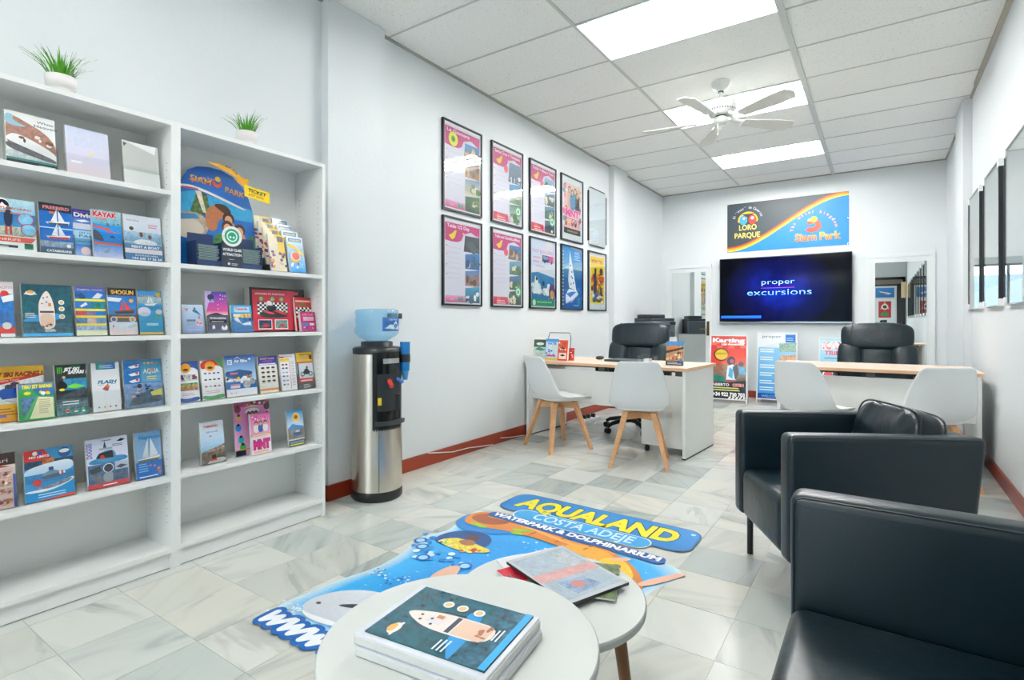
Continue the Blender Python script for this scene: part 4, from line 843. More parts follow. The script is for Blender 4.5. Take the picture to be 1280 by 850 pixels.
p = Print(.105, .21, None); p.R(0, 0, 1, .62, '#32394a'); p.E(.5, .75, .48, '#eef1ee', k=28); p.E(.5, .75, .36, '#2fa07c', k=28); p.E(.5, .75, .26, '#dff0e6', k=24); p.E(.5, .75, .2, '#2fa07c'); p.E(.42, .73, .05, '#f2f4f0'); p.E(.58, .73, .05, '#f2f4f0')
p.arc('WE ARE THE CHAMPIONS', .5, .735, .40, .022, '#4a5a58', 90, 200); p.T('WORLD CLASS', .5, .40, .06, '#f2f4f4', fit=.9, bold=.03); p.T('ATTRACTION', .5, .29, .06, '#f2f4f4', fit=.9, bold=.03); p.lines(.35, .65, .2, .02, 1, '#d8dce0'); p.E(.35, .1, .06, '#e8ecee'); p.lines(.48, .8, .1, .03, 2, '#d8dce0')
obj('award_panel', p.mesh('award_panel', lambda x, y, z: (x - .0525 + .005, -.002 - z, y)), INKG, ds)
obj('award_board', M().box(-.0475, .0575, -.0019, .003, 0, .125), PLUM, ds)
for k, (x0, lab) in enumerate(((-.155, 'fanned pile of silver blue leaflets lying in the wider display pocket'), (.062, 'fanned pile of silver blue leaflets lying in the narrower display pocket'))):
    t_ = thing('leaflet_pile', lab, 'leaflet', (BX - .03, 1.448, R1), PI / 2, 'leaflets in the cardboard display')
    b = M()
    for i in range(10): b.box(x0 + random.uniform(0, .006), x0 + .098 + random.uniform(-.004, .004), .006 + .004 * random.random(), .08, .032 + i * .0075, .036 + i * .0075)
    obj('sheets', b, mat('silver_blue_paper', '#8fa6a8', .45, vary=.25, vscale=60), t_, 'stuff')

# two small pots of grass on top of the bookcases
def grass_pot(y, label, seed):
    t_ = thing('potted_grass', label, 'potted plant', (-2.75, y, 2.02), 0, 'grass pots on the bookcases')
    pr = [(.036, 0), (.040, .03), (.041, .038), (.050, .043), (.053, .085), (.049, .085), (.046, .06)]
    obj('pot', M().lathe(pr, 28), mat('white_ceramic', '#ece8e6', .35), t_)
    obj('soil', M().lathe([(.001, .072), (.047, .072)], 20, cap=False), mat('soil', '#3a2c20', .9), t_)
    rnd = random.Random(seed); m = M()
    for i in range(95):
        a = rnd.uniform(0, 2 * PI); r0 = .04 * math.sqrt(rnd.random()); x0, y0 = r0 * math.cos(a), r0 * math.sin(a)
        ln = rnd.uniform(.07, .14); out = rnd.uniform(.01, .06) * (r0 / .04 + .25); wd = rnd.uniform(.0022, .0042)
        pw = Vector((-math.sin(a), math.cos(a), 0)) * wd; d = Vector((math.cos(a), math.sin(a), 0)); vs = []
        for k in range(5):
            s = k / 4; c = Vector((x0, y0, .07)) + d * out * s * s * 1.3 + Vector((0, 0, ln * (s - .18 * s * s)))
            q = pw * (1 - s ** 2.2); vs += [c - q + d * .0008, c + q - d * .0008]
        m.add(vs, [(2 * k, 2 * k + 1, 2 * k + 3, 2 * k + 2) for k in range(4)], True)
    obj('grass_blades', m, mat('grass_green', '#4f9a1e', .5, vary=.5, vscale=45), t_, 'stuff')
grass_pot(.795, 'spiky green grass in white pot above the leaflet-filled bookcase', 3)
grass_pot(1.575, 'spiky green grass in white pot above the display bookcase', 9)

# ================================================================== WALL POSTERS
def poster(y0, y1, z0, z1, fn, label, empty=False):
    w, h = y1 - y0, z1 - z0
    t_ = thing('framed_poster', label, 'poster', (XL + .001, (y0 + y1) / 2, z0), PI / 2, 'framed posters on the left wall')
    f = .014; b = M()
    dp = .022
    if empty:
        c = .05
        obj('edge_strip', M().box(-w / 2, -w / 2 + .008, -dp, 0, c, h - c), BLACKF, t_); obj('edge_strip', M().box(w / 2 - .008, w / 2, -dp, 0, c, h - c), BLACKF, t_)
        obj('edge_strip', M().box(-w / 2 + c, w / 2 - c, -dp, 0, 0, .008), BLACKF, t_); obj('edge_strip', M().box(-w / 2 + c, w / 2 - c, -dp, 0, h - .008, h), BLACKF, t_)
        cut = lambda e: [(-w / 2 + e, c), (-w / 2 + c * .6, e), (w / 2 - c * .6, e), (w / 2 - e, c), (w / 2 - e, h - c), (w / 2 - c * .6, h - e), (-w / 2 + c * .6, h - e), (-w / 2 + e, h - c)]
        T = Matrix.Rotation(PI / 2, 4, 'X')
        obj('backing', M().prism(cut(.009), .001, .014, T), mat('white_card', '#d9dfe8', .5), t_)
        obj('pane', M().prism(cut(.009), .018, .020, T), GLASS, t_)
        return
    b.box(-w / 2, w / 2, -dp, 0, 0, f); b.box(-w / 2, w / 2, -dp, 0, h - f, h); b.box(-w / 2, -w / 2 + f, -dp, 0, f, h - f); b.box(w / 2 - f, w / 2, -dp, 0, f, h - f)
    obj('frame', b, BLACKF, t_)
    obj('mount', M().box(-w / 2 + f, w / 2 - f, -.012, -.001, f, h - f), mat('white_card', '#d9dfe8', .5), t_)
    p = Print(w - 2 * f, h - 2 * f, None); fn(p)
    obj('print', p.mesh('print', lambda x, y, z: (x - p.w / 2, -.0121 - z, y + f)), INK, t_)
    obj('pane', M().box(-w / 2 + f, w / 2 - f, -.0190, -.0175, f, h - f), GLASS, t_)
MAG, LIL = '#c22a78', '#dcd6e8'
def p_trip(title, sub, emblem, pics, badge=None, foot=True):
    def fn(p):
        p.R(0, 0, 1, 1, '#eceaf2'); p.R(.03, .02, .97, .97, LIL)
        p.P([(.03, .95), (.97, .95), (.97, .82), (.72, .88), (.52, .84), (.46, .76), (.36, .735), (.2, .73), (.03, .74)], MAG)
        n = len(pics); y1 = .84
        for i, (t, b, bl) in enumerate(pics):
            ya, yb = .02 + (n - 1 - i) * .82 / n, .02 + (n - i) * .82 / n
            p.P([(.56 if i else .52, ya), (.97, ya), (.97, yb if i else yb - .01), (.56, yb - (.03 if i else .01))], b, t, n=.3)
            p.blobs(.6, ya + .03, .93, ya + .12, bl, 7, .07)
        p.T(title, .08, .895, .04, '#f8eaf2', 'L', fit=.60 if len(title) < 14 else .84, bold=.02)
        if sub: p.T(sub, .94, .835, .022, '#f3dbe8', 'R', fit=.45, bold=.01)
        if emblem == 'disc': p.E(.24, .82, .12, '#e9e02e'); p.E(.24, .82, .055, '#4a9a3a'); p.E(.24, .82, .025, '#2a4a28')
        else: p.P([(.12, .80), (.22, .83), (.28, .87), (.33, .87), (.28, .78), (.22, .755), (.17, .77)], '#efc82e')
        p.lines(.09, .5, .66, .06, 7, '#c9c3d6', h=.12, jit=.25)
        for y in (.68, .58, .46, .35): p.E(.07, y, .012, '#c85a4a')
        p.R(.03, .02, .55, .10, '#d0458c', '#e2a2c8'); p.R(.36, .035, .42, .08, '#3aa07c'); p.R(.43, .035, .49, .08, '#3aa07c'); p.T('www', .2, .045, .02, '#f6dce8')
        if badge: p.E(.86, .20, .10, '#3fae6c'); p.E(.86, .20, .07, '#dff0e2'); p.E(.86, .20, .04, '#3fae6c'); p.E(.44, .72, .07, '#d84a6a'); p.P([(.03, .02), (.5, .02), (.5, .12), (.03, .12)], '#c8284e'); p.E(.2, .07, .07, '#e8505a'); p.lines(.14, .46, .06, .03, 2, '#f2d8dc')
    return fn
c1, c2, c3, c4, c5 = (3.277, 3.790), (3.936, 4.452), (4.580, 5.110), (5.225, 5.750), (5.897, 6.402)
ZT0, ZT1, ZB0, ZB1 = 2.02, 2.752, 1.247, 1.972
GR, BR_, BL_ = ('#3f6a38', '#6a7a4a', '#d9cdb4'), ('#a06a48', '#c89a70', '#5a4638'), ('#1f3a5c', '#e8ecf0', '#3a5a7a')
poster(*c1, ZT0, ZT1, p_trip('La Gomera', '', 'disc', [('#2a86c8', '#8a7a6a', BR_), ('#6a4a3a', '#b07a5a', BR_), ('#4a7ab0', '#d8c8a8', GR), ('#2f6a3a', '#173c22', GR)]), 'pink trip poster with yellow disc emblem, white tower photo, above another pink poster')
poster(*c1, ZB0, ZB1, p_trip('Teide 1/2 Day', 'Morning & Afternoon', 'isle', [('#3a4450', '#2a3440', ('#20262c', '#4a545e')), ('#2a78c0', '#1c5a9c', BL_), ('#3a86c8', '#a8705a', BR_), ('#3a9ac8', '#2a4a60', BL_)]), 'pink trip poster with half-day title and stacked mountain photos, beneath the yellow disc poster')
poster(*c2, ZT0, ZT1, p_trip('Santa Cruz + Taganana', '+ La Laguna', 'isle', [('#6a86a8', '#5a5a68', BL_), ('#3a8ac8', '#4a6a4a', GR), ('#2a5a3a', '#c8d0d8', GR)], True), 'pink trip poster with coastal photos, upper of its pair, beside the yellow disc poster')
poster(*c2, ZB0, ZB1, p_trip('Teide and Garachico-Masca', '', 'isle', [('#2a78b8', '#6a5a50', BR_), ('#6aa0c8', '#3a6a4a', GR), ('#3a6a9c', '#2f4a3a', GR), ('#3a5a48', '#22323c', GR)], True), 'pink trip poster with four landscape photos, lower of its pair, beside the half-day poster')
poster(*c3, ZT0, ZT1, p_trip('Teide + Masca Tour', '', 'isle', [('#8ab0d0', '#4a6a8a', BL_), ('#3a6a9c', '#2f4a3a', GR), ('#4a7aa0', '#2a4034', GR), ('#3a5a68', '#1c2a34', BL_)], True), 'pink trip poster above the white bus poster')
def p_bus(p):
    p.R(0, 0, 1, 1, '#d9dae6'); p.T('FAST BUS LORO', .5, .80, .05, '#d86aa8', fit=.84); p.R(.46, .68, .92, .78, '#2a2a38'); p.R(.72, .68, .92, .78, '#d8488c'); p.R(.5, .72, .7, .77, '#7a9ac8', n=.6); p.E(.56, .68, .03, '#101014'); p.E(.84, .68, .03, '#101014'); p.lines(.1, .4, .72, .06, 2, '#d8a8c4'); p.lines(.2, .7, .6, .05, 1, '#d8a8c4')
    p.P([(.04, .50), (.3, .52), (.96, .46), (.96, .06), (.04, .06)], '#2a6a98', '#2f7fb4', n=.3); p.blobs(.08, .2, .9, .34, ('#eef2f4', '#dfe6ea', '#b8c8d2'), 26, .07); p.P([(.1, .2), (.18, .46), (.28, .44), (.34, .2)], '#e6ecf0'); p.E(.24, .42, .04, '#20262c'); p.E(.5, .36, .05, '#20262c'); p.E(.86, .22, .14, '#6a3a6a', ry=.2); p.E(.86, .2, .09, '#c8a04a', n=.5)
    p.R(.03, .02, .97, .12, '#1f8a5a'); p.T('INCLUDES BUS', .55, .07, .022, '#eaf6ee', fit=.6); p.E(.14, .07, .06, '#cfe8da')
poster(*c3, ZB0, ZB1, p_bus, 'pale poster of penguins and a small bus above a green strip')
def p_show(p):
    p.R(0, 0, 1, 1, '#dfe2ec'); p.R(.1, .1, .9, .90, '#eab6cc', '#efc3b4', n=.05); p.blobs(.1, .3, .22, .88, ('#e86aa0', '#f0dcb8', '#3aa0b8', '#d84a5a'), 14, .06); p.blobs(.78, .3, .9, .88, ('#8a3a5a', '#e0a06a', '#b8486a', '#2f2a3a'), 14, .06)
    for x, y, c in ((.36, .66, '#d8b09a'), (.5, .62, '#4a7ab8'), (.64, .66, '#3a8ab0'), (.74, .6, '#2a2a34')): p.E(x, y, .11, c, ry=.22); p.E(x, y + .15, .065, '#3a241c', ry=.08); p.E(x, y + .14, .045, '#e0b49c', ry=.06)
    p.T('MNT', .5, .38, .11, '#e02a86', fit=.66, bold=.05, out='#f6d8e8'); p.R(.1, .34, .9, .35, '#7a3a5a')
    for i in range(5): p.E(.2 + i * .15, .28, .06, ('#7a2a2a', '#e8c02a', '#c23a2a', '#3a2a2a', '#e0a8a0')[i], ry=.08); p.E(.2 + i * .15, .30, .03, '#e0b49c')
    p.R(.1, .1, .9, .19, '#151a20'); p.T('DINNER SHOW', .5, .13, .03, '#e8cf5a', fit=.5)
poster(*c4, ZT0, ZT1, p_show, 'pink show poster with performers and coloured dancers in white mount')
def p_yacht(p):
    p.R(0, 0, 1, 1, '#1f5f9c', n=.25); p.R(0, .62, 1, 1, '#8fb8dc', '#2f7fc0', n=.15); p.P([(0, .62), (.3, .70), (.6, .66), (1, .7), (1, .62)], '#b9cfe0'); p.R(0, .5, 1, .64, '#2f6fa4', '#4f8ab8', n=.2)
    p.P([(.38, .95), (.36, .34), (.70, .30)], '#eceef4', '#f8f8fa'); p.P([(.38, .95), (.30, .45), (.36, .34)], '#cfd6e4')
    for q in ((.42, .7), (.48, .6), (.5, .5), (.45, .52), (.55, .42), (.44, .4)): p.E(*q, .025, '#2f4a9c')
    p.P([(.18, .22), (.34, .32), (.72, .30), (.8, .24), (.5, .12), (.2, .08)], '#eef0f4'); p.P([(.2, .24), (.5, .28), (.7, .28), (.4, .18)], '#3a7ac0', n=.3); p.P([(.2, .1), (.5, .14), (.76, .24), (.5, .1)], '#9a9cc8')
    for i in range(16): p.R(.04, .06 + i * .056, .09, .08 + i * .056, '#cfe08a' if i % 2 else '#dfe8f2')
    p.lines(.6, .92, .92, .03, 5, '#cfe0f2'); p.E(.82, .12, .08, '#2f8a9c'); p.lines(.55, .9, .05, .03, 1, '#bcd4ea')
poster(*c4, ZB0, ZB1, p_yacht, 'blue poster of a white sailing yacht at sea')
poster(*c5, ZT0 + .02, ZT1 - .01, None, 'empty clip frame with pale backing and missing corners above the yellow poster', True)
def p_tiki(p):
    p.R(0, 0, 1, 1, '#dfe6ee'); p.R(.09, .10, .91, .93, '#e8c21e', '#f0cf24'); p.T('KON TIKI', .5, .82, .06, '#d8402c', fit=.66, bold=.03); p.blobs(.15, .12, .85, .30, ('#1f5a3a', '#c23a2a', '#f0f0f0', '#2a6ab0', '#143024'), 34, .07); p.blobs(.15, .3, .85, .62, ('#c2321f', '#3a2a20', '#e8e4d8', '#e07a1f', '#2f6a4a', '#5a2a6a'), 40, .07); p.P([(.3, .3), (.32, .72), (.42, .74), (.46, .3)], '#3a3428', n=.6); p.R(.6, .52, .9, .6, '#d8481f'); p.E(.72, .68, .1, '#4a3a34'); p.R(.1, .1, .9, .13, '#d8dc4a')
poster(*c5, ZB0, ZB1, p_tiki, 'yellow poster crowded with red and green figures')

# glass fronted frames along the right wall
def reflection_print(p):  # pale, blue and beige bands paint the window's reflection into the print
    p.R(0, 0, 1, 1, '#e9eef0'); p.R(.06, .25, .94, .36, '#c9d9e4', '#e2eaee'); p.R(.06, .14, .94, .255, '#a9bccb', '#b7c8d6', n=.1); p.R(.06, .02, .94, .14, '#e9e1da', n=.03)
for k, ylow in enumerate((5.70, 4.85, 4.0, 3.15, 2.3, 1.45, .6, -.25, -1.1, -1.95)):
    w, h, c, dp = .66, .99, .05, .028
    names = ['farthest along the right wall next to the corner pilaster', 'second from the corner pilaster', 'third from the corner pilaster']
    t_ = thing('wall_frame', ('black edged glass frame with pale seaside print, ' + names[k]) if k < 3 else 'black edged glass frame with painted reflection bands, beyond the third', 'picture frame', (XR - .001, ylow + w / 2, 1.22), -PI / 2, 'glass frames on the right wall')
    for s in (-1, 1): obj('edge_strip', M().box(s * (w / 2 - .004) - .004, s * (w / 2 - .004) + .004, -dp, 0, c, h - c), BLACKF, t_)
    b = M().box(-w / 2 + c, w / 2 - c, -dp, 0, 0, .008).box(-w / 2 + c, w / 2 - c, -dp, 0, h - .008, h); obj('edge_rail', b, mat('rail_grey', '#a7abad', .5), t_)
    b = M()
    for sx in (-1, 1):
        for z in (0, h - c): b.box(min(sx * w / 2, sx * (w / 2 - c)), max(sx * w / 2, sx * (w / 2 - c)), -dp - .002, 0, z, z + c)
    obj('corner_clips', b, WHITEP, t_)
    obj('backing', M().box(-w / 2 + .009, w / 2 - .009, -.016, -.001, .009, h - .009), mat('white_card', '#d9dfe8', .5), t_)
    p = Print(w - .018, h - .018, None); reflection_print(p); obj('print', p.mesh('print', lambda x, y, z: (x - p.w / 2, -.0161 - z, y + .009)), INK, t_)
    obj('pane', M().box(-w / 2 + .009, w / 2 - .009, -.025, -.023, .009, h - .009), GLASS, t_)

# ================================================================== BANNER AND TELEVISION
bn = thing('wall_banner', 'dark grey and blue cloth banner with orange sweep above the television', 'banner', (-1.123, YB - .004, 2.155), 0)
w, h = 1.56, .72; p = Print(w, h, None)
p.R(0, 0, 1, 1, '#333f47', n=.08)
def sw(f0, f1): return [(i / 24, f0(i / 24)) for i in range(25)] + [(i / 24, f1(i / 24)) for i in range(24, -1, -1)]
S5 = lambda t: t * t * (3 - 2 * t)
cur = lambda o: (lambda t: max(0., min(1., o + .04 + .92 * S5(min(1, max(0, t * 1.02 - .01))))))
p.P(sw(lambda t: 0, cur(-.03)), '#0e86d8', '#1a92e4', n=.05); p.P(sw(cur(-.035), cur(.0)), '#f4d63a'); p.P(sw(cur(.0), cur(.035)), '#f0a01e'); p.P(sw(cur(.035), cur(.065)), '#d8481e')
p.E(.185, .62, .09, '#f0c01e', a0=0, a1=180, k=24); p.P([(.10, .62), (.27, .62), (.27, .6), (.10, .6)], '#f0c01e'); p.P([(.13, .77), (.25, .77), (.195, .70), (.195, .60), (.18, .60), (.18, .70)], '#2a3230'); p.E(.145, .645, .035, '#3aa0d8', ry=.045); p.E(.225, .645, .035, '#d8402c', ry=.045); p.E(.225, .68, .015, '#f4efe6'); p.E(.15, .68, .012, '#f4efe6')
p.arc("El ''must'' de Canarias", .185, .62, .118, .05, '#cfe6f4', 90, 150); p.T('LORO', .185, .44, .105, '#f4df6a', fit=.155, bold=.02, out='#5a5a30', ow=.015); p.T('PARQUE', .18, .28, .105, '#f4df6a', fit=.225, bold=.02, out='#5a5a30', ow=.015)
p.arc('The water kingdom', .735, .30, .165, .055, '#f4ead2', 92, 170, out='#c8482e')
p.T('Siam', .67, .13, .14, '#e8582c', fit=.17, bold=.02, out='#f4d63a', ow=.015, c2='#f4a02c'); p.T('Park', .86, .13, .14, '#e8582c', fit=.16, bold=.02, out='#f4d63a', ow=.015, c2='#f4df4a')
for q in ((.70, .34, .022), (.725, .33, .024), (.75, .345, .024), (.77, .39, .024), (.765, .45, .022), (.745, .49, .022), (.72, .50, .022), (.70, .47, .018)): p.E(q[0], q[1], q[2], '#e0502c'); 
p.E(.735, .53, .028, '#f0c83a'); p.E(.70, .52, .014, '#f4e08a'); p.P([(.66, .33), (.72, .36), (.76, .30), (.70, .29)], '#c8402c')
obj('printed_cloth', p.mesh('printed_cloth', lambda x, y, z: (x - w / 2, -.0030 - z, y)), INK, bn)
obj('cloth_back', M().box(-w / 2, w / 2, -.0015, .0, .004, h - .004), mat('banner_backing', '#39454c', .8), bn)
for x, z in ((-w / 2 + .01, h - .012), (w / 2 - .01, h - .006), (-w / 2 + .008, .008), (w / 2 - .01, .014), (w / 2 - .01, h * .5)): obj('eyelet', M().cyl((x, -.014, z), (x, -.002, z), .007, n=10), CHROME, bn)

tv = thing('television', 'large wall-mounted flat television showing blue start screen', 'television', (-1.152, YB - .055, 1.10), 0)
w, h = 1.70, .955
obj('casing', rbox(-w / 2, w / 2, -.012, .016, 0, h, .006, 2), BLACKP, tv)
obj('rear_housing', M().box(-.5, .5, .016, .054, .2, .7), BLACKP, tv); obj('lower_trim', M().box(-w / 2, w / 2, -.014, -.011, 0, .014), CHROME, tv)
SCR = bpy.data.materials.new('lit_screen'); nt, N, L, b = nodes_of(SCR)
tc = N.new('ShaderNodeTexCoord'); mp = N.new('ShaderNodeMapping'); mp.inputs['Location'].default_value = (.06, 0, -.80); mp.inputs['Scale'].default_value = (1.35, 1, 1.7)
L.new(tc.outputs['Object'], mp.inputs['Vector']); g_ = N.new('ShaderNodeTexGradient'); g_.gradient_type = 'SPHERICAL'; L.new(mp.outputs[0], g_.inputs[0])
ns = N.new('ShaderNodeTexNoise'); ns.inputs['Scale'].default_value = 2.2; ns.inputs['Detail'].default_value = 3; L.new(tc.outputs['Object'], ns.inputs['Vector'])
mu = N.new('ShaderNodeMath'); mu.operation = 'MULTIPLY'; L.new(g_.outputs['Fac'], mu.inputs[0]); L.new(ns.outputs['Fac'], mu.inputs[1])
cr = N.new('ShaderNodeValToRGB'); e = cr.color_ramp.elements; e[0].color = (.0005, .0012, .004, 1); e[1].position = .55; e[1].color = (.004, .03, .62, 1); e.new(.22).color = (.001, .004, .11, 1)
L.new(mu.outputs[0], cr.inputs[0]); L.new(cr.outputs[0], b.inputs['Emission Color']); b.inputs['Emission Strength'].default_value = 1.1
b.inputs['Base Color'].default_value = (.001, .001, .002, 1); b.inputs['Roughness'].default_value = .1; b.inputs['Specular IOR Level'].default_value = .12
sc = obj('screen', M().box(-w / 2 + .012, w / 2 - .012, -.0135, -.0125, .02, h - .012), SCR, tv)
p = Print(w, h, None); p.T('proper', .47, .58, .075, '#bfe6ff', fit=.25, bold=-.012, c2='#4aa0f0'); p.T('excursions', .475, .415, .09, '#4a9af4', fit=.49, bold=-.008, c2='#b8ecff'); p.R(.34, .52, .595, .525, '#b04ac0'); 
obj('screen_picture', p.mesh('screen_picture', lambda x, y, z: (x - w / 2, -.0137 - z, y)), SCREEN, sc)
p = Print(w, h, None); p.R(.015, .065, .34, .105, '#0a4ae8', '#1a6cf4'); obj('progress_bar', p.mesh('progress_bar', lambda x, y, z: (x - w / 2, -.0137 - z, y)), SCREEN, sc)

# ================================================================== CEILING FAN
fan = thing('ceiling_fan', 'white five-blade ceiling fan with pull chain', 'ceiling fan', (-1.11, 4.78, ZC), 0)
FANW = mat('fan_white', '#e6e9e4', .35)
obj('canopy', M().lathe([(.075, .003), (.075, -.015), (.062, -.05), (.03, -.075), (.02, -.08)], 28), FANW, fan)
obj('down_rod', M().cyl((0, 0, -.07), (0, 0, -.16), .013), FANW, fan); obj('rod_collar', M().cyl((0, 0, -.072), (0, 0, -.085), .024).cyl((0, 0, -.140), (0, 0, -.152), .019), DGREY, fan)
mo = obj('motor_housing', M().lathe([(.03, -.150), (.09, -.158), (.125, -.175), (.132, -.205), (.125, -.235), (.105, -.255), (.10, -.275), (.06, -.285)], 36), FANW, fan)
b = M()
for i in range(36):
    a = 2 * PI * i / 36; b.add([(.1285 * math.cos(a + q), .1285 * math.sin(a + q), z) for q, z in ((-.03, -.24), (.03, -.24), (.03, -.255), (-.03, -.255))], [(0, 1, 2, 3)], T=Matrix.Scale(.93, 4, (1, 0, 0)) @ Matrix.Scale(.93, 4, (0, 1, 0)))
obj('vent_slots', b, DGREY, mo, 'stuff')
obj('neck', M().cyl((0, 0, -.283), (0, 0, -.30), .045, n=20), DGREY, fan)
obj('switch_housing', M().lathe([(.05, -.298), (.062, -.305), (.062, -.335), (.045, -.352), (.01, -.358)], 28), FANW, fan)
obj('pull_chain', M().cyl((-.02, -.02, -.35), (-.02, -.02, -.49), .0018, n=6).cyl((-.02, -.02, -.49), (-.02, -.02, -.505), .005, n=8), CHROME, fan)
bl = M(); n = 14; vs = []
for i in range(n + 1):
    t = i / n; x = .20 + .47 * t
    hw_ = .045 + .028 * min(1, t * 1.6) if t < .9 else .073 * math.sqrt(max(0, 1 - ((t - .9) / .1) ** 2)) + .002
    for zz in (.004, -.004):
        vs += [(x, -hw_, zz), (x, hw_, zz)]
for i in range(n):
    k = 4 * i; q = k + 4
    bl.add([], []); bl.f += []
bl.v = vs; fs = []
for i in range(n):
    k = 4 * i; q = k + 4; fs += [(k, q, q + 1, k + 1), (k + 2, k + 3, q + 3, q + 2), (k, k + 2, q + 2, q), (k + 1, q + 1, q + 3, k + 3)]
fs += [(0, 1, 3, 2), (4 * n, 4 * n + 2, 4 * n + 3, 4 * n + 1)]; bl.f = fs; bl.sm = [False] * len(fs)
BLADE = bl.mesh('blade'); BLADE.materials.append(mat('blade_white', '#dcdcd6', .45))
ir = M().tube([(.09, 0, .045), (.13, 0, .012), (.19, 0, .004), (.25, 0, .006)], [.016, .013, .014, .02], 8); IRON = ir.mesh('blade_iron'); IRON.materials.append(FANW)
for k in range(5):
    a = R(-28 + 72 * k)
    o = obj('blade', BLADE, None, fan); o.location = (0, 0, -.325); o.rotation_euler = (R(-12), 0, a)
    q = obj('blade_iron', IRON, None, fan); q.location = (0, 0, -.322); q.rotation_euler = (0, 0, a)

# ================================================================== WATER COOLER
wc = thing('water_cooler', 'stainless steel water cooler with blue bottle beside the bookcase', 'water cooler', (-2.668, 2.393, 0), R(84))   # local front -y
obj('base', M().lathe([(.150, 0), (.160, .012), (.160, .05), (.157, .062)], 48), BLACKP, wc)
obj('body', M().lathe([(.157, .06), (.158, .3), (.152, .65), (.147, .915)], 64), STEEL, wc)
def sector(r0, r1, z0, z1, a0, a1, n=20, mid=-90):
    m = M(); vs = []
    for i in range(n + 1):
        a = R(mid + a0 + (a1 - a0) * i / n)
        for rr in (r0, r1):
            for z in (z0, z1): vs.append((rr * math.cos(a), rr * math.sin(a), z))
    fs = []
    for i in range(n):
        k = 4 * i; q = k + 4; fs += [(k + 2, q + 2, q + 3, k + 3), (k, k + 1, q + 1, q), (k + 1, k + 3, q + 3, q + 1), (k, q, q + 2, k + 2)]
    fs += [(0, 2, 3, 1), (4 * n, 4 * n + 1, 4 * n + 3, 4 * n + 2)]
    m.add(vs, fs, False); return m
obj('seam', sector(.150, .1585, .065, .43, -32, -31, 2), DGREY, wc)
fp = obj('front_panel', sector(.13, .1555, .43, .925, -46, 46), mat('black_gloss', '#0b0e10', .12), wc)
obj('display_strip', sector(.15, .1572, .855, .885, -22, 24, 8), mat('display_strip_silver', '#b9bcbc', .3, .6), fp)
obj('tap_recess', sector(.15, .1562, .56, .79, -36, 36), mat('recess_black', '#1c2226', .5), fp)
obj('drip_tray', sector(.13, .178, .475, .50, -40, 40), DGREY, fp)
tp = obj('tap', M().cyl((-.02, -.15, .75), (-.03, -.195, .715), .014, n=12), mat('tap_red', '#c8322e', .35), wc); tp['label'] = 'red hot water tap'
tp = obj('tap', M().cyl((.045, -.145, .755), (.062, -.185, .735), .011, n=12), mat('tap_blue', '#3a78c8', .35), wc); tp['label'] = 'blue cold water tap'
obj('cup_shelf', M().cyl((.045, -.135, .56), (.045, -.135, .66), .028, n=18), BLACKP, wc)
obj('warning_label', sector(.156, .1575, .60, .645, -34, -26, 4), mat('warning_yellow', '#e8c81e', .5), wc)
obj('top_lid', M().lathe([(.150, .912), (.151, .945), (.135, .955), (.10, .958), (.10, .985), (.085, .99)], 48), BLACKP, wc)
WATER = glassy('blue_bottle', '#dcf1fc', 1.36, .02, .16, '#a4dcf8')
bt = obj('bottle', M().lathe([(.05, .975), (.07, .995), (.115, 1.02), (.136, 1.04), (.139, 1.07), (.131, 1.085), (.131, 1.10), (.136, 1.112), (.136, 1.135), (.131, 1.145), (.135, 1.16), (.138, 1.175), (.132, 1.19), (.09, 1.195)], 48), WATER, wc)
p = Print(.15, .075, '#1c62b4'); p.T('Agua Mineral', .55, .80, .09, '#dcecf8', fit=.45); p.P([(.1, .2), (.35, .5), (.5, .45), (.68, .78), (.95, .3), (.9, .1), (.5, .15)], '#cfe6f2'); p.E(.68, .38, .13, '#1a4a9c', ry=.07); p.T('Agua', .68, .34, .10, '#e8f2f8', fit=.18)
def cyl_map(x, y, z, r=.1405):
    a = R(-112) + x / r
    return ((r + z) * math.cos(a), (r + z) * math.sin(a), 1.055 + y * 1.15)
obj('bottle_label', p.mesh('bottle_label', cyl_map), INK, bt)
cx, cy = .115, .145
cd_ = obj('cup_dispenser', M().cyl((.132, -.118, .80), (.132, -.118, .985), .028, .032, n=20), glassy('blue_cup_tube', '#4aa8e0', 1.4, .05, .5, '#3aa0e0'), wc)
obj('dispenser_band', M().lathe([(.034, .855), (.034, .905)], 20, (.132, -.118), cap=False).lathe([(.031, .855), (.031, .905)], 20, (.132, -.118), cap=False).box(.100, .115, -.105, -.09, .86, .90), BLACKP, cd_)
obj('cup_stack', M().cyl((.132, -.118, .74), (.132, -.118, .81), .016, .026, n=16), mat('blue_cups', '#4a9ad0', .4), cd_)
# small black wall box behind the bottle
o = obj('socket_adapter', rbox(XL + .001, XL + .05, 2.70, 2.80, 1.135, 1.175, .004, 2), BLACKP); tag(o, 'small black adapter box on the wall beside the water bottle', 'adapter')

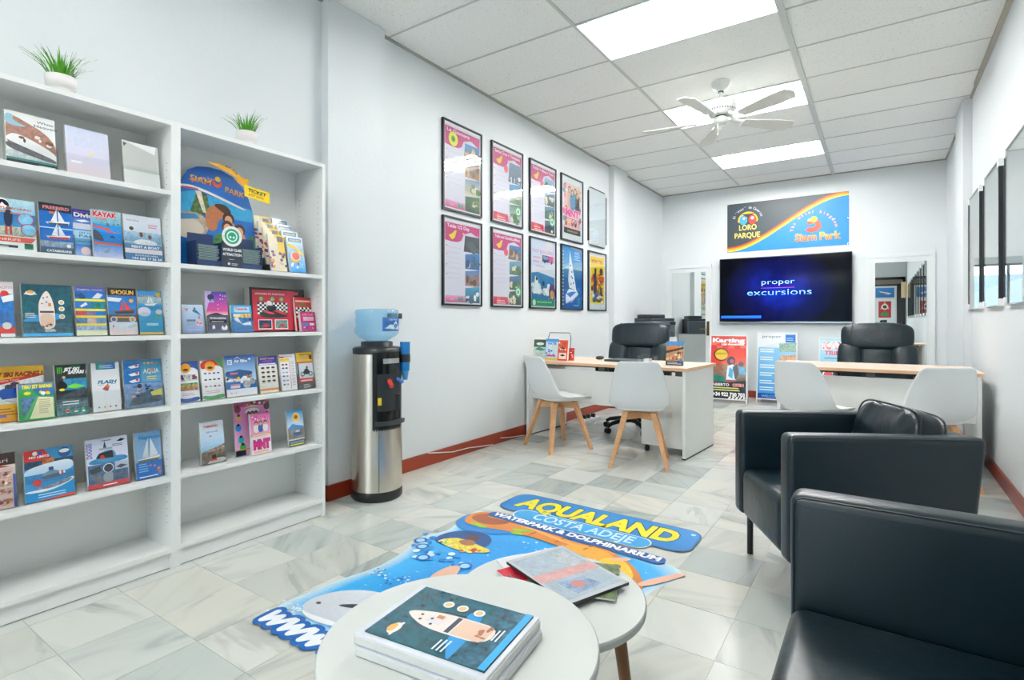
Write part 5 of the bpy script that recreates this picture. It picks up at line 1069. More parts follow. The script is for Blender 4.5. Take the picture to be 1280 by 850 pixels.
# ================================================================== DESKS
def desk(x, y, rz, W, Dp, label):
    t_ = thing('office_desk', label, 'desk', (x, y, 0), rz)
    top = obj('desktop', M().box(0, W, 0, Dp, .714, .74), MAPLE, t_)
    obj('edge_band', M().box(-.001, W + .001, -.001, Dp + .001, .7135, .7365), MAPLE_E, top)
    for xx in (.012, W - .037):
        s = obj('side_panel', M().box(xx, xx + .025, .02, Dp - .03, .012, .7134), WHITE, t_); obj('foot_strip', M().box(xx - .001, xx + .026, .02, Dp - .03, .0, .012), BLACKP, s)
    obj('modesty_panel', M().box(.037, W - .037, .09, .108, .36, .665), WHITE, t_)
    for xx in (.06, W * .5 - .03, W - .12): obj('spacer', M().box(xx, xx + .06, .085, .125, .665, .7134), GREYP, t_)
    obj('cable_tray', M().box(.2, W - .2, .3, .45, .675, .7), DGREY, t_)
    return t_
desk(-2.885, 4.47, R(-4), 1.61, .74, 'white desk with pale wood top against the left wall')
desk(-.745, 5.14, 0, 1.37, .74, 'white desk with pale wood top beside the right wall')
pd = thing('drawer_pedestal', 'white drawer unit on black castors under the left desk', 'drawer unit', (-1.49, 4.70, 0), R(-4))
obj('body', M().box(-.195, .195, -.22, .26, .065, .60), WHITE, pd)
for z in (.08, .25, .42): 
    d_ = obj('drawer', M().box(-.19, .19, .26, .278, z, z + .16), WHITE, pd); obj('drawer_handle', M().box(-.06, .06, .278, .29, z + .12, z + .13), CHROME, d_)
for x in (-.16, .16):
    for y in (-.18, .22): obj('castor', M().cyl((x - .012, y, .025), (x + .012, y, .025), .025, n=14).box(x - .008, x + .008, y - .012, y + .012, .025, .068), BLACKP, pd)

# ------------------------------------------------------------------ white shell chairs with beech legs
def shell_mesh():
    prof = [(-.235, .425, .16), (-.225, .44, .195), (-.16, .438, .22), (-.06, .428, .23), (.04, .420, .232), (.11, .425, .232), (.165, .450, .23), (.20, .50, .228), (.225, .57, .218), (.245, .65, .200), (.262, .72, .182), (.275, .775, .165), (.283, .805, .148), (.285, .817, .128)]
    nv = 15; vs = []; n = len(prof)
    for i, (y, z, hw_) in enumerate(prof):
        t = i / (n - 1)
        # local frame of the profile
        a = prof[max(i - 1, 0)]; b2 = prof[min(i + 1, n - 1)]; d = Vector((0, b2[0] - a[0], b2[1] - a[1])).normalized(); nn = Vector((0, -d.z, d.y))
        up = .05 * math.sin(PI * min(1, max(0, (t - .08) / .84))) + .012
        for k in range(nv):
            u = -1 + 2 * k / (nv - 1)
            off = up * (abs(u) ** 2.6)
            q = Vector((hw_ * u, y, z)) + nn * off
            vs.append(q[:])
    fs = [(i * nv + k, i * nv + k + 1, (i + 1) * nv + k + 1, (i + 1) * nv + k) for i in range(n - 1) for k in range(nv - 1)]
    bm = bmesh.new(); bv = [bm.verts.new(v) for v in vs]
    for f in fs: bm.faces.new([bv[i] for i in f])
    bmesh.ops.subdivide_edges(bm, edges=list(bm.edges), cuts=1, use_grid_fill=True, smooth=.6)
    bmesh.ops.recalc_face_normals(bm, faces=bm.faces)
    bmesh.ops.solidify(bm, geom=list(bm.faces), thickness=.008)
    me = bpy.data.meshes.new('shell'); bm.to_mesh(me); bm.free()
    for pl_ in me.polygons: pl_.use_smooth = True
    me.materials.append(mat('shell_white', '#eaedee', .42))
    return me
SHELL = shell_mesh()
leg_ = M().add([(x, y, z) for (x, y), z, s in (((.105, .105), .415, .021), ((.212, .212), 0, .013)) for x, y in ((x - s, y - s), (x + s, y - s), (x + s, y + s), (x - s, y + s))], [(0, 1, 2, 3), (7, 6, 5, 4), (0, 4, 5, 1), (1, 5, 6, 2), (2, 6, 7, 3), (3, 7, 4, 0)]).mesh('leg'); leg_.materials.append(BEECH)
uf = M()
for a in (45, 135): uf.box(-.165, .165, -.016, .016, .355, .405, Matrix.Rotation(R(a), 4, 'Z'))
UF = uf.mesh('underframe'); UF.materials.append(BEECH)
PADM = M().sup((0, -.03, .445), (.19, .19, .022), .55).mesh('seat_pad'); PADM.materials.append(mat('white_leatherette', '#e9ebea', .45))
def shell_chair(x, y, yaw, label):
    t_ = thing('shell_chair', label, 'chair', (x, y, 0), yaw + PI / 2, 'white shell chairs at the desks')     # faces local -y
    obj('shell', SHELL, None, t_); obj('underframe', UF, None, t_); obj('seat_pad', PADM, None, t_)
    for a in range(4): obj('leg', leg_, None, t_).rotation_euler = (0, 0, a * PI / 2)
shell_chair(-2.37, 4.22, R(63), 'white shell chair with beech legs, side-on at the left desk beside the wall')
shell_chair(-1.57, 4.12, R(108), 'white shell chair with beech legs at the left desk, near the drawer unit')
shell_chair(-.42, 4.78, R(66), 'white shell chair at the right desk, half hidden behind the armchair, nearer the floor stands')
shell_chair(.27, 4.72, R(112), 'white shell chair at the right desk, half hidden behind the armchair, nearer the right wall')

# ------------------------------------------------------------------ black executive chairs
def exec_chair(x, y, rz, label):
    t_ = thing('executive_chair', label, 'office chair', (x, y, 0), rz, 'black office chairs behind the desks')
    T = Matrix.Translation((0, .28, 0)) @ Matrix.Rotation(R(-9), 4, 'X')
    hd = M()
    hd.sup((0, -.03, .968), (.310, .075, .138), .5, 48, 20, .5, T=T)
    hr = obj('headrest', hd, LEATHERW, t_)
    for xx in (-.20, .20):
        arc_ = [T @ Vector((xx + .012 * math.cos(q) * (1 if xx > 0 else -1), -.03 - .0755 * math.cos(q) ** .5 * .97, .968 + .136 * math.copysign(abs(math.sin(q)) ** .5, math.sin(q)))) for q in [R(-75 + 10 * k) for k in range(16)]]
        obj('seam', M().tube(arc_, .004, 6), LEATHER, hr)
    for xx, wd, dp in ((-.215, .115, .082), (0, .165, .060), (.215, .115, .082)):
        obj('back_cushion', M().sup((xx * (1.06), -.02, .66), (wd, dp, .25), .7, e2=.45, T=T), LEATHERW, t_)
    obj('back_shell', rbox(-.26, .26, .02, .05, .42, 1.04, .02, 3), BLACKP, t_).matrix_local = T
    obj('seat', M().sup((0, -.02, .47), (.27, .27, .065), .35), LEATHERW, t_)
    for s in (-1, 1):
        ar_ = obj('armrest', M().tube([(s * .30, .16, .47), (s * .315, .17, .62), (s * .315, .05, .665), (s * .315, -.16, .66), (s * .305, -.18, .50)], .017, 10), BLACKP, t_)
        obj('arm_pad', M().sup((s * .315, -.05, .678), (.035, .13, .02), .5), LEATHER, ar_)
    obj('gas_column', M().cyl((0, 0, .10), (0, 0, .41), .026), BLACKP, t_)
    obj('mechanism', M().box(-.09, .09, -.12, .12, .385, .42), BLACKP, t_)
    for k in range(5):
        a = R(90 + 72 * k); c, s = math.cos(a), math.sin(a)
        lg = obj('base_leg', M().tube([(0, 0, .115), (c * .12, s * .12, .118), (c * .25, s * .25, .095), (c * .30, s * .30, .07)], [.03, .024, .02, .016], 10), BLACKP, t_)
        px, py = -s, c
        obj('castor', M().cyl((c * .30 - px * .02, s * .30 - py * .02, .029), (c * .30 + px * .02, s * .30 + py * .02, .029), .029, n=16), BLACKP, lg)
exec_chair(-2.10, 5.27, R(8), 'black leather executive chair behind the left desk')
exec_chair(-.04, 6.22, R(-2), 'black leather executive chair behind the right desk')

# ------------------------------------------------------------------ items on the left desk
def on_desk(u, v):
    a = R(-4); return (-2.885 + u * math.cos(a) - v * math.sin(a), 4.47 + u * math.sin(a) + v * math.cos(a), .74)
def d_leaf(u, v, w, h, fn, desc, rz=0, th=.014, lean=8):
    x, y, z = on_desk(u, v)
    t_ = thing('leaflet_stack', desc, 'leaflet', (x, y, z + .004), rz, 'leaflets on the left desk', -R(lean))
    obj('pages', M().box(-w / 2, w / 2, .0006, th, 0, h), PAPER, t_); p = Print(w, h, None); fn(p); obj('cover', p.mesh('cover'), INKG, t_)
def c_d1(p):
    p.R(0, 0, 1, 1, '#c3d2cc', n=.2); p.R(0, .62, 1, 1, '#2a4a30', n=.6); p.E(.5, .78, .3, '#e8eeea', ry=.1); p.P([(.1, .5), (.4, .62), (.95, .5), (.6, .42)], '#1f7a6a', n=.3); p.lines(.2, .8, .3, .06, 3, '#8fa49c')
def c_d2(p):
    p.R(0, 0, 1, 1, '#3a90d0', n=.2); p.R(.04, .1, .96, .86, '#cfe2ee', n=.3); p.T('WATER', .5, .72, .12, '#1a6ac0', fit=.7, bold=.04); p.P([(.5, .45), (.75, .62), (.7, .5)], '#e8d83a'); p.blobs(.1, .2, .9, .5, ('#2f70b8', '#f0f4f4', '#1f4a7a'), 10, .07); p.R(.1, .16, .8, .24, '#c23a5a'); p.R(0, 0, 1, .08, '#e8cf3a')
def c_d3(p):
    p.R(0, 0, 1, 1, '#d8461e', n=.1); p.blobs(.1, .5, .9, .9, ('#4a2a1c', '#e8d0b0', '#f0902a', '#2a3a5a'), 18, .1); p.R(.12, .08, .88, .38, '#efdcc8'); p.P([(.2, .26), (.5, .32), (.8, .26), (.5, .2)], '#3a2a20')
def c_d4(p):
    p.R(0, 0, 1, 1, '#b08a6a', n=.7); p.R(0, .82, 1, 1, '#4a8ac0', n=.3); p.P([(.05, .7), (.4, .84), (.7, .7), (.4, .64)], '#d8742a'); p.P([(0, .6), (1, .78), (1, .7), (0, .5)], '#3a3028'); p.blobs(.1, .25, .9, .6, ('#efe0cc', '#5a4636', '#c8482a', '#e8a84a'), 18, .08); p.R(0, 0, 1, .2, '#43444c', n=.3); p.lines(.1, .9, .12, .06, 2, '#cfd2d2'); p.E(.85, .22, .09, '#2f6ab0')
def c_d5(p):
    p.R(0, 0, 1, 1, '#c8302a', n=.4); p.blobs(.1, .2, .9, .9, ('#2a3a6a', '#e8c23a', '#f2f2f2'), 10, .12)
d_leaf(.088, .13, .145, .195, c_d1, 'dark green topped leaflet on the desk rack')
d_leaf(.243, .11, .148, .205, c_d2, 'blue water leaflet with yellow foot in the middle of the desk rack')
d_leaf(.382, .09, .104, .195, c_d3, 'orange bordered leaflet at the end of the desk rack')
d_leaf(.445, .15, .06, .12, c_d5, 'small red leaflet behind the orange desk leaflet')
d_leaf(1.44, .19, .148, .205, c_d4, 'leaflet of off-road racing standing alone at the desk corner')
x, y, z = on_desk(.27, .19)
rk = thing('wire_rack', 'thin grey wire brochure rack on the left desk', 'brochure rack', (x, y, z), R(-4))
obj('back_wire', M().tube([(-.13, .0, .004), (-.13, .03, .22), (-.115, .033, .265), (.115, .033, .265), (.13, .03, .22), (.13, 0, .004)], .004, 8), GREYP, rk)
obj('foot_wire', M().tube([(-.13, 0, .004), (-.13, -.03, .004), (.13, -.03, .004), (.13, 0, .004)], .004, 8), GREYP, rk)
x, y, z = on_desk(.86, .43)
lt = thing('laptop', 'closed dark laptop lying on the left desk', 'laptop', (x + .02, y, z), R(-8))
obj('base', rbox(-.17, .17, -.12, .12, 0, .010, .003, 2), DGREY, lt); obj('lid', rbox(-.17, .17, -.12, .12, .011, .019, .003, 2), GREYP, lt)
x, y, z = on_desk(.56, .50)
ms = obj('computer_mouse', M().sup((0, 0, .018), (.032, .055, .0178), .75), BLACKP); ms.location = (x, y, z); tag(ms, 'black computer mouse on the left desk', 'mouse')
x, y, z = on_desk(1.21, .17)
bx = thing('card_box', 'clear acrylic box of white cards on the left desk', 'card box', (x, y, z), R(-4))
obj('box', M().box(-.075, .075, -.045, -.042, 0, .07).box(-.075, .075, .042, .045, 0, .09).box(-.075, -.072, -.042, .042, 0, .08).box(.072, .075, -.042, .042, 0, .08).box(-.072, .072, -.042, .042, 0, .003), ACRYL, bx)
obj('cards', M().box(-.02, .03, -.038, .02, .004, .055), mat('white_card', '#d9dfe8', .5), bx)

# cabinet and printer in the far left corner
cb = thing('filing_cabinet', 'white low cabinet under the printer in the far corner', 'cabinet', (-2.655, 7.52, 0), PI / 2)
obj('body', M().box(-.25, .25, -.235, .235, .0, .90), WHITE, cb)
for s in (-1, 1):
    d_ = obj('door', M().box(min(s * .003, s * .247), max(s * .003, s * .247), -.252, -.236, .06, .89), WHITE, cb); obj('door_handle', M().box(s * .03 - .006, s * .03 + .006, -.268, -.252, .5, .62), CHROME, d_)
pt = thing('printer', 'dark grey office printer on the white corner cabinet', 'printer', (-2.655, 7.52, .90), R(60))
obj('body', rbox(-.22, .22, -.19, .19, 0, .22, .012, 2), GREYP, pt); obj('scanner_lid', rbox(-.215, .215, -.18, .19, .222, .262, .008, 2), DGREY, pt)
obj('document_feeder', rbox(-.17, .15, -.06, .17, .263, .315, .012, 2), DGREY, pt); obj('output_slot', M().box(-.15, .12, -.194, -.189, .10, .17), BLACKP, pt); obj('control_panel', M().box(.13, .215, -.20, -.188, .17, .215), BLACKP, pt); obj('paper_tray', M().box(-.18, .18, -.198, -.189, .01, .075), DGREY, pt)

# ================================================================== FLOOR STANDS
def aboard(x, y, rz, w, h, fn, label, lean=8, leg=True):
    t_ = thing('display_board', label, 'poster stand', (x, y, 0), rz, 'floor poster stands')
    T = Matrix.Rotation(-R(lean), 4, 'X'); z0 = .06
    f = M(); f.box(-w / 2 - .018, -w / 2, -.012, .012, 0, z0 + h + .015, T); f.box(w / 2, w / 2 + .018, -.012, .012, 0, z0 + h + .015, T); f.box(-w / 2, w / 2, -.012, .012, z0 + h, z0 + h + .015, T); f.box(-w / 2, w / 2, -.012, .012, z0 - .015, z0, T)
    obj('frame', f, WFRAME, t_); obj('board', M().box(-w / 2, w / 2, -.006, .006, z0, z0 + h, T), WHITE, t_)
    p = Print(w, h, None); fn(p); obj('poster', p.mesh('poster', lambda a, b_, c: tuple(T @ Vector((a - w / 2, -.0065 - c, z0 + b_)))), INKG, t_)
    if leg:
        H = (z0 + h) * math.cos(R(lean)); yb = (z0 + h) * math.sin(R(lean))
        T2 = Matrix.Translation((0, yb, H)) @ Matrix.Rotation(R(lean), 4, 'X')
        b_ = M()
        for s in (-1, 1): b_.box(s * w / 2 - .012, s * w / 2 + .012, -.004, .014, -H / math.cos(R(lean)) + .002, 0, T2)
        b_.box(-w / 2, w / 2, 0, .012, -.5, -.47, T2); obj('rear_leg_frame', b_, WFRAME, t_)
def s_kart(p):
    p.R(0, 0, 1, 1, '#d8352a'); 
    for i in range(6):
        for j in range(3): p.R(i / 6, .80 + j * .05, (i + 1) / 6, .85 + j * .05, '#e8604a' if (i + j) % 2 else '#d23028')
    p.R(0, .9, 1, 1, '#d84038'); p.T('Karting', .5, .90, .065, '#ffffff', fit=.92, bold=.05, out='#8a1a1a'); p.T('Las Americas', .62, .855, .03, '#ffffff', fit=.64, bold=.03); p.T('Tenerife', .82, .795, .03, '#8a3a20', fit=.3); p.E(.3, .70, .22, '#4a2418', ry=.2); p.E(.3, .7, .18, '#e8c02a', ry=.16); p.T('INDOOR', .3, .70, .03, '#3a2418', fit=.3); p.P([(.4, .55), (1, .62), (1, .75), (.5, .72)], '#d83a1f', n=.2)
    p.R(0, .28, 1, .55, '#6a625c', '#a06a48', n=.4); p.E(.58, .60, .12, '#2c2024', ry=.14); p.E(.6, .6, .06, '#c83a3a'); p.P([(.44, .3), (.48, .52), (.62, .55), (.7, .5), (.72, .3)], '#dfe9f0'); p.P([(.5, .36), (.54, .5), (.64, .46), (.62, .32)], '#2fa0d0'); p.P([(.62, .5), (.75, .56), (.8, .4), (.7, .3)], '#1c2430'); p.E(.86, .55, .08, '#3a1f28'); p.P([(.8, .4), (.82, .52), (.95, .5), (1, .38)], '#4aa0c8', n=.3); p.P([(.05, .28), (.12, .38), (.4, .34), (.45, .24)], '#1f7a6a', n=.3); p.P([(0, .22), (1, .30), (1, .2), (0, .2)], '#20242a', n=.4)
    p.R(0, 0, 1, .26, '#262a3a'); p.T('ABIERTO', .29, .20, .04, '#f4f4f2', fit=.48, bold=.03); p.T('OPEN', .78, .20, .04, '#d84a3a', fit=.3, bold=.03, out='#f4dcd2'); p.lines(.05, .95, .16, .035, 2, '#d8dc7a', h=.5, jit=.2); p.T('+34 922 730 703', .52, .04, .055, '#ffffff', fit=.9, bold=.04)
    for i in range(5): p.P([(.5 + i * .1, 0), (.56 + i * .1, 0), (.6 + i * .1, .035), (.54 + i * .1, .035)], '#f2f2f2')
aboard(-1.72, 7.80, R(6), .455, .86, s_kart, 'red karting poster stand at the right end of the left desk', 7)
def s_prop(p):
    p.R(0, 0, 1, 1, '#eef2f6'); p.R(0, 0, 1, .78, '#2f93d8', '#8fc8ea'); p.P([(0, .78), (1, .92), (1, .78)], '#dfe9f0'); p.T('proper', .36, .93, .04, '#3a4a78', fit=.5); p.R(.72, .86, .98, .98, '#1a6ab8'); p.lines(.74, .95, .92, .03, 2, '#9fd0f0'); p.lines(.05, .45, .74, .035, 2, '#e6f4fc', h=.6, jit=.1)
    for y in (.62, .5, .38, .26, .16): p.lines(.05, .5, y, .035, 2, '#d6ecf8', h=.5)
    p.P([(.55, .84), (1, .86), (1, .72), (.58, .72)], '#8fb0a0', n=.6); p.P([(.58, .66), (1, .68), (1, .52), (.62, .5)], '#c89468', n=.7); p.P([(.62, .48), (1, .48), (1, .36), (.7, .34)], '#2a6a98', n=.6); p.R(0, 0, 1, .08, '#1a4a98'); p.T('WELCOME INFO', .5, .02, .035, '#8fd0f4', fit=.8)
aboard(-1.165, 8.12, R(0), .47, .90, s_prop, 'white framed stand with blue price list poster below the television', 6)
def s_kayak(p):
    p.R(0, 0, 1, 1, '#3aa0d8', '#9fd0ea', n=.1); p.T('KAYAK', .5, .84, .10, '#d8202e', fit=.9, bold=.06, shear=.15, out='#f4f4f2'); p.T('TRIPS', .32, .74, .06, '#d83a4a', fit=.45, bold=.04, shear=.15); p.lines(.1, .9, .68, .04, 1, '#4a6a78'); p.T('+ kayak', .6, .6, .04, '#c83a4a', fit=.4); p.P([(0, .6), (1, .5), (1, .2), (0, .3)], '#2a78b8', n=.4); p.E(.2, .42, .14, '#f2f2f2'); p.E(.2, .42, .11, '#d84a4a')
aboard(-.42, 8.22, R(0), .48, .84, s_kayak, 'light blue stand with red kayak lettering behind the right desk', 9)

# ================================================================== ARMCHAIR AND SOFA
def seating(name, label, cat, x, y, rz, Wd, Dp, Ht, cushion):
    """local: front at -y, width along x"""
    t_ = thing(name, label, cat, (x, y, 0), rz)
    T_, z0, a = .095, .20, Wd / 2
    side = [(-Dp / 2, z0), (-Dp / 2, Ht), (Dp / 2, Ht), (Dp / 2 - .055, z0)]
    for s in (-1, 1):
        xa, xb = (-a, -a + T_) if s < 0 else (a - T_, a)
        ar_ = obj('arm', rbox(xa, xb, 0, 0, 0, 0, .026, 4, side), LEATHER, t_)
        for xe in (xa + .006, xb - .006):
            q = .030
            pts = [(xe, -Dp / 2 + .0075, z0 + q), (xe, -Dp / 2 + .0075, Ht - q), (xe, -Dp / 2 + .014, Ht - .014), (xe, -Dp / 2 + q, Ht - .0075), (xe, Dp / 2 - q, Ht - .0075)]
            obj('seam', M().tube(pts, .0022, 6), mat('seam_thread', '#2b343a', .5), ar_)
    bk = [(Dp / 2 - .14, z0), (Dp / 2 - .11, Ht - .005), (Dp / 2 - .002, Ht - .005), (Dp / 2 - .058, z0)]
    obj('backrest', rbox(-a + T_ - .01, a - T_ + .01, 0, 0, 0, 0, .022, 4, bk), LEATHER, t_)
    n = 1 if Wd < .9 else 2; wi = (Wd - 2 * T_) / n
    for i in range(n):
        c = -a + T_ + wi * (i + .5)
        sb = rbox(c - wi / 2 + .001, c + wi / 2 - .001, -Dp / 2 + .004, Dp / 2 - .125, z0, .425, .035, 5)
        nv = []
        for (vx, vy, vz) in sb.v:                          # puffed, slightly creased seat top
            if vz > .39:
                u = (vx - c) / (wi / 2); w_ = (vy + Dp / 2) / (Dp - .125)
                vz += .022 * max(0, 1 - u * u) * max(0, math.sin(PI * min(1, max(0, w_)))) 
            nv.append((vx, vy, vz))
        sb.v = nv; obj('seat_cushion', sb, mat('seat_leather', '#081e26', .32, spec=.5, bump=.35, bscale=11, vary=.1, vscale=9), t_)
    for sx in (-1, 1):
        for sy in (-1, 1):
            lx, ly = sx * (a - .05), sy * (Dp / 2 - .06) - (.03 if sy > 0 else 0)
            obj('leg', M().cyl((lx, ly, 0), (lx, ly, z0 + .004), .014, n=14), BLACKP, t_)
    return t_
seating('armchair', 'black leather armchair with loose cushion in front of the right desk', 'armchair', -.13, 2.705, R(29 - 90), .645, .70, .69, True)
seating('sofa', 'black leather two-seat sofa with squared arms beside the coffee tables', 'sofa', .165, .925, R(-90), 1.33, .70, .69, False)
# loose cushion
b = M().sup((0, 0, 0), (.224, .072, .168), .38, 64, 32, .55)
nv_ = []
for (x, y, z) in b.v:
    u, v = x / .224, z / .168
    y += (.007 * math.sin(11 * u + 5 * v + 2 * math.sin(4 * v)) + .006 * math.sin(17 * u - 6 * v)) * (1 - u * u) * (.4 + .6 * abs(v)) * (1 if y < 0 else .3)
    nv_.append((x * (1 - .03 * (1 - v * v)), y, z * (1 - .05 * (1 - abs(u)))))
b.v = nv_
cu_ = thing('throw_cushion', 'creased black leather cushion leaning against the back of the armchair', 'cushion', (.008, 2.782, .440), R(29 - 90), None, R(-14))
o = obj('cover', b, LEATHERW, cu_); o.location = (0, 0, .165)
for yy in (-.045, .045):
    edge = [(.220 * math.copysign(abs(c) ** .36, c), yy, .165 + .160 * math.copysign(abs(q) ** .36, q)) for c, q in [(math.cos(2 * PI * k / 72), math.sin(2 * PI * k / 72)) for k in range(72)]]
    obj('piping', M().tube(edge, .004, 6, True), LEATHER, cu_)

# ================================================================== COFFEE TABLES
def round_table(x, y, r, z, rot, label, skip=()):
    t_ = thing('coffee_table', label, 'coffee table', (x, y, 0), rot, 'nesting coffee tables')
    obj('tabletop', M().lathe([(r - .004, z - .022), (r, z - .019), (r, z - .003), (r - .003, z)], 72), mat('table_laminate', '#d3d6d2', .4), t_)
    for k in range(3):
        a = 2 * PI * k / 3; c, s = math.cos(a), math.sin(a); R0, R1_ = r * .70, r * .90
        obj('leg', M().tube([(c * R0, s * R0, z - .022), (c * R1_, s * R1_, 0)], [.020, .014], 10), WALNUT, t_)
    obj('cross_brace', M().lathe([(r * .70 + .012, z - .045), (r * .70 + .012, z - .0225), (r * .70 - .012, z - .0225), (r * .70 - .012, z - .045)], 40, cap=False), WALNUT, t_)
round_table(-.72, .872, .285, .46, R(75), 'round white coffee table with wooden legs carrying the thick boat brochure stack')
round_table(-.722, 1.24, .25, .40, R(38), 'lower round white coffee table with wooden legs carrying scattered magazines')
# brochure stack on the front table
t_ = thing('brochure_stack', 'thick stack of white binders topped by a teal boat brochure on coffee table', 'brochure', (-.715, .835, .46), R(6.5))
for z0, z1, o_ in ((0, .022, .004), (.0225, .045, 0)):
    bd = obj('binder', rbox(-.153 + o_, .148 + o_, -.112, .108, z0, z1, .003, 2), mat('binder_white', '#dfe1e8', .35), t_)
    obj('paper_block', M().box(-.148 + o_, .1495 + o_, -.1135, .106, z0 + .004, z1 - .005), PAPER, bd)
w, h = .20, .272
p = Print(w, h, None); top_boat(p)
obj('top_brochure', M().box(-.135, .137, -.100, .100, .0452, .0475), mat('teal_paper', '#17525c', .5), t_)
obj('cover', p.mesh('cover', lambda x, y, z: (-.135 + (h - y), -.100 + x, .0477 + z)), INKG, t_)
# magazines on the lower table
def flat(name, label, cx, cy, z, rz, w, h, th, fn, mt=None, cat='magazine'):
    t_ = thing(name, label, cat, (cx, cy, z), rz, 'magazines on the lower coffee table')
    obj('pages', M().box(-w / 2, w / 2, -h / 2, h / 2, 0, th), mt or PAPER, t_)
    p = Print(w, h, None); fn(p); obj('cover', p.mesh('cover', lambda x, y, z_: (x - w / 2, y - h / 2, th + .0002 + z_)), INKG, t_)
def m_silver(p):
    p.R(0, 0, 1, 1, '#c3c8cb', n=.05); p.R(.05, .05, .95, .95, '#aebcc8', n=.15); p.R(.1, .62, .5, .9, '#b9c2c8', n=.3); p.P([(.42, .02), (.58, .02), (.62, .98), (.46, .98)], '#d8a8a4', n=.15); p.P([(.64, .2), (.9, .25), (.88, .7), (.68, .6)], '#93a8c6', n=.4); p.E(.76, .42, .07, '#c98a84')
def m_red(p): p.R(0, 0, 1, 1, '#e9eaee'); p.P([(0, 0), (.6, 0), (.6, .6), (.3, 1), (0, 1)], '#c81f34'); p.E(.7, .6, .16, '#e0a42a'); p.lines(.2, .9, .2, .06, 3, '#3a3c44', jit=.5)
def m_white(p): p.R(0, 0, 1, 1, '#e6e8ec'); p.P([(.1, .2), (.2, .2), (.4, .9), (.33, .9)], '#2f3a78'); p.lines(.5, .9, .6, .08, 3, '#a8b0c0')
def m_green(p): p.R(0, 0, 1, 1, '#6a7a52', n=.5); p.R(0, .4, 1, .7, '#2f3a2c', n=.5)
flat('magazine', 'white sheet with navy stroke sticking out beside the red magazine', -.83, 1.37, .400, R(62), .21, .15, .003, m_white)
flat('magazine', 'red and white magazine partly under the silver folder', -.775, 1.275, .4035, R(-25), .21, .15, .004, m_red)
flat('magazine', 'green magazine almost hidden under the silver folder', -.70, 1.335, .408, R(20), .24, .20, .004, m_green)
flat('document_folder', 'silver translucent folder lying on the magazines', -.724, 1.332, .4125, R(-22.5), .285, .205, .008, m_silver, mat('folder_edge', '#2a3036', .4), 'folder')

# ================================================================== FLOOR STICKER
st = thing('floor_sticker', 'large printed waterpark sticker with dolphin and AQUALAND-style lettering on the marble floor', 'floor sticker', (-1.38, 2.0, 0.0005), 0)
st['label'] = 'large colourful waterpark sticker with dolphin and orange slide on the marble floor'
OX, OY = -2.05, 1.10; w = h = 1.0
p = Print(1, 1, None, dz=.00002)
wp = lambda pts: [(x - OX, y - OY) for x, y in pts]
wps = lambda pts: wp(chaikin(pts))
body = [(-1.955, 1.24), (-1.95, 1.34), (-1.93, 1.53), (-1.885, 1.68), (-1.90, 1.86), (-1.95, 2.0), (-1.965, 2.09), (-1.90, 2.2), (-1.94, 2.32), (-1.90, 2.42), (-1.80, 2.50), (-1.60, 2.52), (-1.2, 2.5), (-.85, 2.5), (-.72, 2.42), (-.71, 2.36), (-.77, 2.22), (-.80, 2.05), (-.76, 1.9), (-.80, 1.7), (-.95, 1.5), (-1.2, 1.35), (-1.45, 1.22), (-1.62, 1.2), (-1.9, 1.2)]
body = chaikin(body, 2)
c0 = (-1.35, 1.9)
def ring(pts, k): return [(c0[0] + (x - c0[0]) * k, c0[1] + (y - c0[1]) * k) for x, y in pts]
# soft edge: pale rim blending to water blue, one mesh
outer, inner = body, ring(body, .87); n = len(body)
cols = [(*lin('#cfe4ea'), .05)] * n + [(*lin('#39b0ee'), .1)] * n
p.raw(wp(outer) + wp(inner), [(i, (i + 1) % n, n + (i + 1) % n, n + i) for i in range(n)], cols)
core = ring(body, .55); p.raw(wp(inner) + wp(core), [(i, (i + 1) % n, n + (i + 1) % n, n + i) for i in range(n)], [(*lin('#39b0ee'), .1)] * n + [(*lin('#2298e2'), .14)] * n)
p.P(wp(core), '#2298e2', n=.14)
# light caustics, spray
for i in range(46):
    x, y = random.uniform(-1.9, -1.0), random.uniform(1.35, 2.25); p.E(x - OX, y - OY, random.uniform(.004, .012), random.choice(('#d6eefa', '#8fd0f2', '#5fb8ea')), ry=.004, k=7)
for i in range(60): p.E(random.gauss(-1.89, .03) - OX, random.gauss(1.27, .03) - OY, random.uniform(.003, .009), random.choice(('#e6f2fa', '#a9cfe6', '#dfe9f0')), k=6)
for i in range(40): p.E(random.uniform(-1.88, -1.66) - OX, 1.66 + random.gauss(0, .025) - OY, random.uniform(.003, .008), random.choice(('#e6f2fa', '#1a5fa8', '#bfe2f4')), k=6)
# dolphin
p.P(wps([(-1.87, 1.29), (-1.89, 1.35), (-1.87, 1.42), (-1.82, 1.48), (-1.74, 1.53), (-1.62, 1.55), (-1.5, 1.52), (-1.45, 1.40), (-1.55, 1.30), (-1.68, 1.27), (-1.78, 1.255)]), '#c9ced6', '#dfe3e8', n=.05)
p.P(wps([(-1.77, 1.372), (-1.70, 1.43), (-1.60, 1.46), (-1.66, 1.41), (-1.71, 1.385)]), '#3a4450'); p.E(-1.835 - OX, 1.345 - OY, .012, '#39424e', ry=.009)
p.P(wps([(-1.86, 1.28), (-1.78, 1.25), (-1.66, 1.265), (-1.60, 1.30), (-1.7, 1.29), (-1.8, 1.275)]), '#eef1f4')
